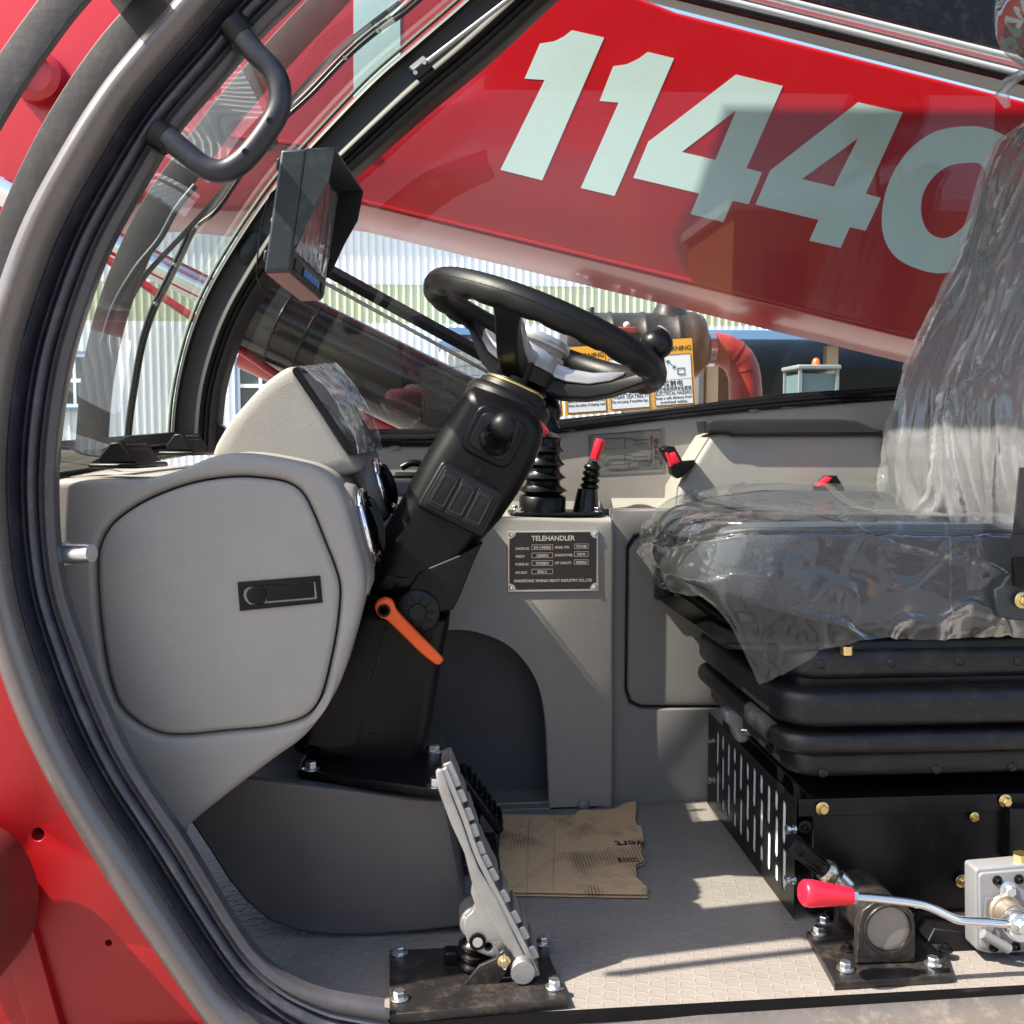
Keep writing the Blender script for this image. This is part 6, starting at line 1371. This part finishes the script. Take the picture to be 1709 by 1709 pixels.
bm = BM(); cyl(bm, P(1400, 1462, 1.225), P(1440, 1502, 1.22), .009); obj('socket', bm, M['zinc'], hl)

# ================================================================ valve block and red knob lever
vb = empty('valve_block', P(1660, 1515, 1.19), 'cast grey hydraulic valve block beside the seat box', 'valve block')
YV = 1.165
obj('body', prism(BM(), rq([(1628, 1450), (1720, 1442), (1800, 1434), (1800, 1588), (1650, 1592), (1629, 1586)], 6), YV, .028, .003), M['castgrey'], vb, smooth=40)
obj('face_plate', prism(BM(), rq([(1634, 1458), (1800, 1444), (1800, 1580), (1636, 1584)], 8), YV - .003, .01, .002), M['castgrey'], vb, smooth=40)
for px, py in ((1664, 1469), (1700, 1467), (1658, 1581), (1695, 1579)): bolt(vb, P(px, py, YV - .003), (0, -1, 0), .0062, BOLTB, 'socket_screw')
for px, py in ((1681, 1484),): bolt(vb, P(px, py, YV - .003), (0, -1, 0), .0105)
bm = BM(); cyl(bm, P(1705, 1448, YV + .012), P(1704, 1424, YV + .012), .010, seg=6); obj('brass_plug', bm, M['brass'], vb, smooth=20)
bm = BM(); cyl(bm, P(1692, 1590, YV + .02), P(1692, 1612, YV + .02), .009); obj('outlet_union', bm, M['zinc'], vb)
bm = BM(); lathe(bm, [(.021, 0), (.021, .004), (.019, .006), (.0165, .006), (.0165, .022), (.010, .022)], frame_m(P(1675, 1518, YV - .004), (.05, -1, 0)), 32); obj('spool_boss', bm, mat('bronze_boss', (.45, .38, .3), .35, .8), vb)
bm = BM(); cyl(bm, P(1640, 1558, YV - .008), P(1684, 1584, YV - .012), .006); obj('pin', bm, M['castgrey'], vb)
bm = BM(); tube(bm, [P(x, y, YV - .0066) for x, y in ((1645, 1500), (1657, 1500), (1657, 1552), (1643, 1552), (1645, 1500))], .0007, 5); obj('cast_mark', bm, M['castgrey'], vb)
obj('bracket', prism(BM(), [(1560, 1550), (1640, 1560), (1640, 1600), (1575, 1610), (1530, 1608)], YV + .03, .05, .002), M['blacksteel'], vb)
kl = empty('red_handle_lever', P(1500, 1510, 1.12), 'cranked chrome lever with tapered red handle reaching left from the valve', 'lever')
r0, r1 = P(1339, 1490, 1.105), P(1420, 1496, 1.11); dr_ = (r1 - r0).normalized(); Lr2 = (r1 - r0).length
bm = BM(); lathe(bm, [(0, -.001), (.0125, 0), (.0150, .003), (.0155, .012), (.0145, .02), (.0098, Lr2), (.008, Lr2 + .001)], frame_m(r0, dr_), 36); obj('handle', bm, M['redplastic'], kl)
bm = BM(); lathe(bm, [(.0085, 0), (.0085, .006), (.006, .007)], frame_m(r1, dr_), 6); obj('lock_nut', bm, M['zinc'], kl, smooth=20)
bm = BM(); tube(bm, spl([P(x, y, Y) for x, y, Y in ((1420, 1496, 1.11), (1470, 1500, 1.112), (1525, 1507, 1.115), (1552, 1514, 1.117), (1585, 1530, 1.12), (1605, 1536, 1.122), (1650, 1539, 1.123), (1690, 1543, 1.125))], 6), .0052, 16); obj('rod', bm, M['chrome'], kl)
bm = BM(); lathe(bm, [(0, -.008), (.018, -.008), (.0195, -.004), (.0195, .006), (.017, .010), (.0, .010)], frame_m(P(1700, 1543, 1.13), (.1, -1, .05)), 32); obj('lever_eye', bm, M['zinc'], kl)
bolt(kl, P(1700, 1543, 1.119), (.1, -1, .05), .012)

# ================================================================ photographer mirrored in the side glass
ph = empty('person', (-.15, -.42, -.75), 'person in a cream coat and pink scarf holding up a phone before the cab', 'person')
def skin_body(name, joints, edges, m, parent, sub=2):
    me = bpy.data.meshes.new(name); me.from_pydata([j[0] for j in joints], edges, []); o = bpy.data.objects.new(name, me); COL.objects.link(o); o.parent = parent; o.location = -origin_of(parent)
    s = o.modifiers.new('skin', 'SKIN'); 
    if not me.skin_vertices: me.attributes
    for i, j in enumerate(joints): me.skin_vertices[0].data[i].radius = (j[1], j[1] * (j[2] if len(j) > 2 else 1))
    me.skin_vertices[0].data[0].use_root = True
    ss = o.modifiers.new('sub', 'SUBSURF'); ss.levels = sub; ss.render_levels = sub; me.materials.append(m)
    return o
bx_, by_ = -.17, -.46
J = [((bx_, by_, .12), .15, .8), ((bx_, by_, .35), .14, .8), ((bx_, by_, .58), .15, .75), ((bx_, by_ , .70), .075), ((bx_ + .01, by_ + .01, .77), .055),
     ((bx_ - .18, by_, .62), .065), ((bx_ - .22, by_ + .08, .40), .055), ((bx_ - .12, by_ + .27, .50), .045), ((bx_ + .02, by_ + .36, .58), .035),
     ((bx_ + .18, by_, .62), .065), ((bx_ + .25, by_ + .10, .42), .055), ((bx_ + .24, by_ + .28, .52), .045), ((bx_ + .20, by_ + .37, .59), .035),
     ((bx_ - .09, by_, .05), .10), ((bx_ - .10, by_ + .01, -.30), .075), ((bx_ - .10, by_, -.68), .05), ((bx_ - .10, by_ + .12, -.71), .04),
     ((bx_ + .09, by_, .05), .10), ((bx_ + .10, by_ + .01, -.30), .075), ((bx_ + .10, by_, -.68), .05), ((bx_ + .10, by_ + .12, -.71), .04)]
E = [(0, 1), (1, 2), (2, 3), (3, 4), (2, 5), (5, 6), (6, 7), (7, 8), (2, 9), (9, 10), (10, 11), (11, 12), (0, 13), (13, 14), (14, 15), (15, 16), (0, 17), (17, 18), (18, 19), (19, 20)]
try: skin_body('body', J, E, M['coat'], ph)
except Exception as ex:
    print('SKIN', ex)
    me = None
hd = Vector((bx_ + .02, by_ + .03, .90))
bm = BM(); sphere(bm, hd, .1, 28, sc=(.74, .88, 1.12)); sphere(bm, hd + Vector((0, .085, -.015)), .018, 12, sc=(.8, 1, 1.5)); sphere(bm, hd + Vector((0, .02, -.09)), .05, 14, sc=(.9, .9, .6))
for s in (-1, 1): sphere(bm, hd + Vector((s * .074, 0, -.01)), .02, 10, sc=(.4, .8, 1.4))
obj('head', bm, M['skin'], ph)
for s in (-1, 1): bm = BM(); sphere(bm, hd + Vector((s * .03, .080, .008)), .010, 12, sc=(1.3, .6, .7)); obj('eye', bm, M['ink'], ph)
bm = BM(); sphere(bm, hd + Vector((0, .082, -.055)), .012, 12, sc=(1.7, .5, .5)); obj('mouth', bm, M['pink'], ph)
bm = BM(); sphere(bm, hd + Vector((0, -.02, .025)), .112, 28, sc=(.80, .86, 1.05)); sphere(bm, hd + Vector((0, -.06, -.12)), .09, 20, sc=(.9, .5, 1.6)); obj('hair', bm, M['hair'], ph)
bm = BM(); tube(bm, [Vector((bx_ + .09 * math.cos(a * .5236), by_ + .01 + .08 * math.sin(a * .5236), .71)) for a in range(12)], .035, 12, closed=True); obj('scarf', bm, M['pink'], ph)
for s, x0_ in ((-1, bx_ + .03), (1, bx_ + .20)):
    base = Vector((x0_, by_ + .37, .59)); bm = BM(); sphere(bm, base, .035, 16, sc=(.8, .6, 1.1)); pm_ = obj('hand', bm, M['skin'], ph)
    for k in range(4):
        bm = BM(); o_ = base + Vector((-s * .012, .0, .03 - k * .018)); tube(bm, spl([o_, o_ + Vector((-s * .03, .025, .012)), o_ + Vector((-s * .06, .03, .006)), o_ + Vector((-s * .075, .022, 0))], 4), lambda t: .0085 - .003 * t, 10); obj('finger', bm, M['skin'], pm_)
    bm = BM(); tube(bm, spl([base + Vector((0, 0, .02)), base + Vector((-s * .02, -.01, .045)), base + Vector((-s * .04, -.012, .055))], 4), lambda t: .010 - .003 * t, 10); obj('thumb', bm, M['skin'], pm_)
pho = empty('phone', (0, -.03, .65), 'dark phone held up in front of the face', 'phone')
bm = BM(); me = fill([rrect(0, 0, .152, .074, .009)], .008, .002); addmesh(bm, me, FRONT(-.05, -.03, .63)); obj('body', bm, M['screen'], pho)
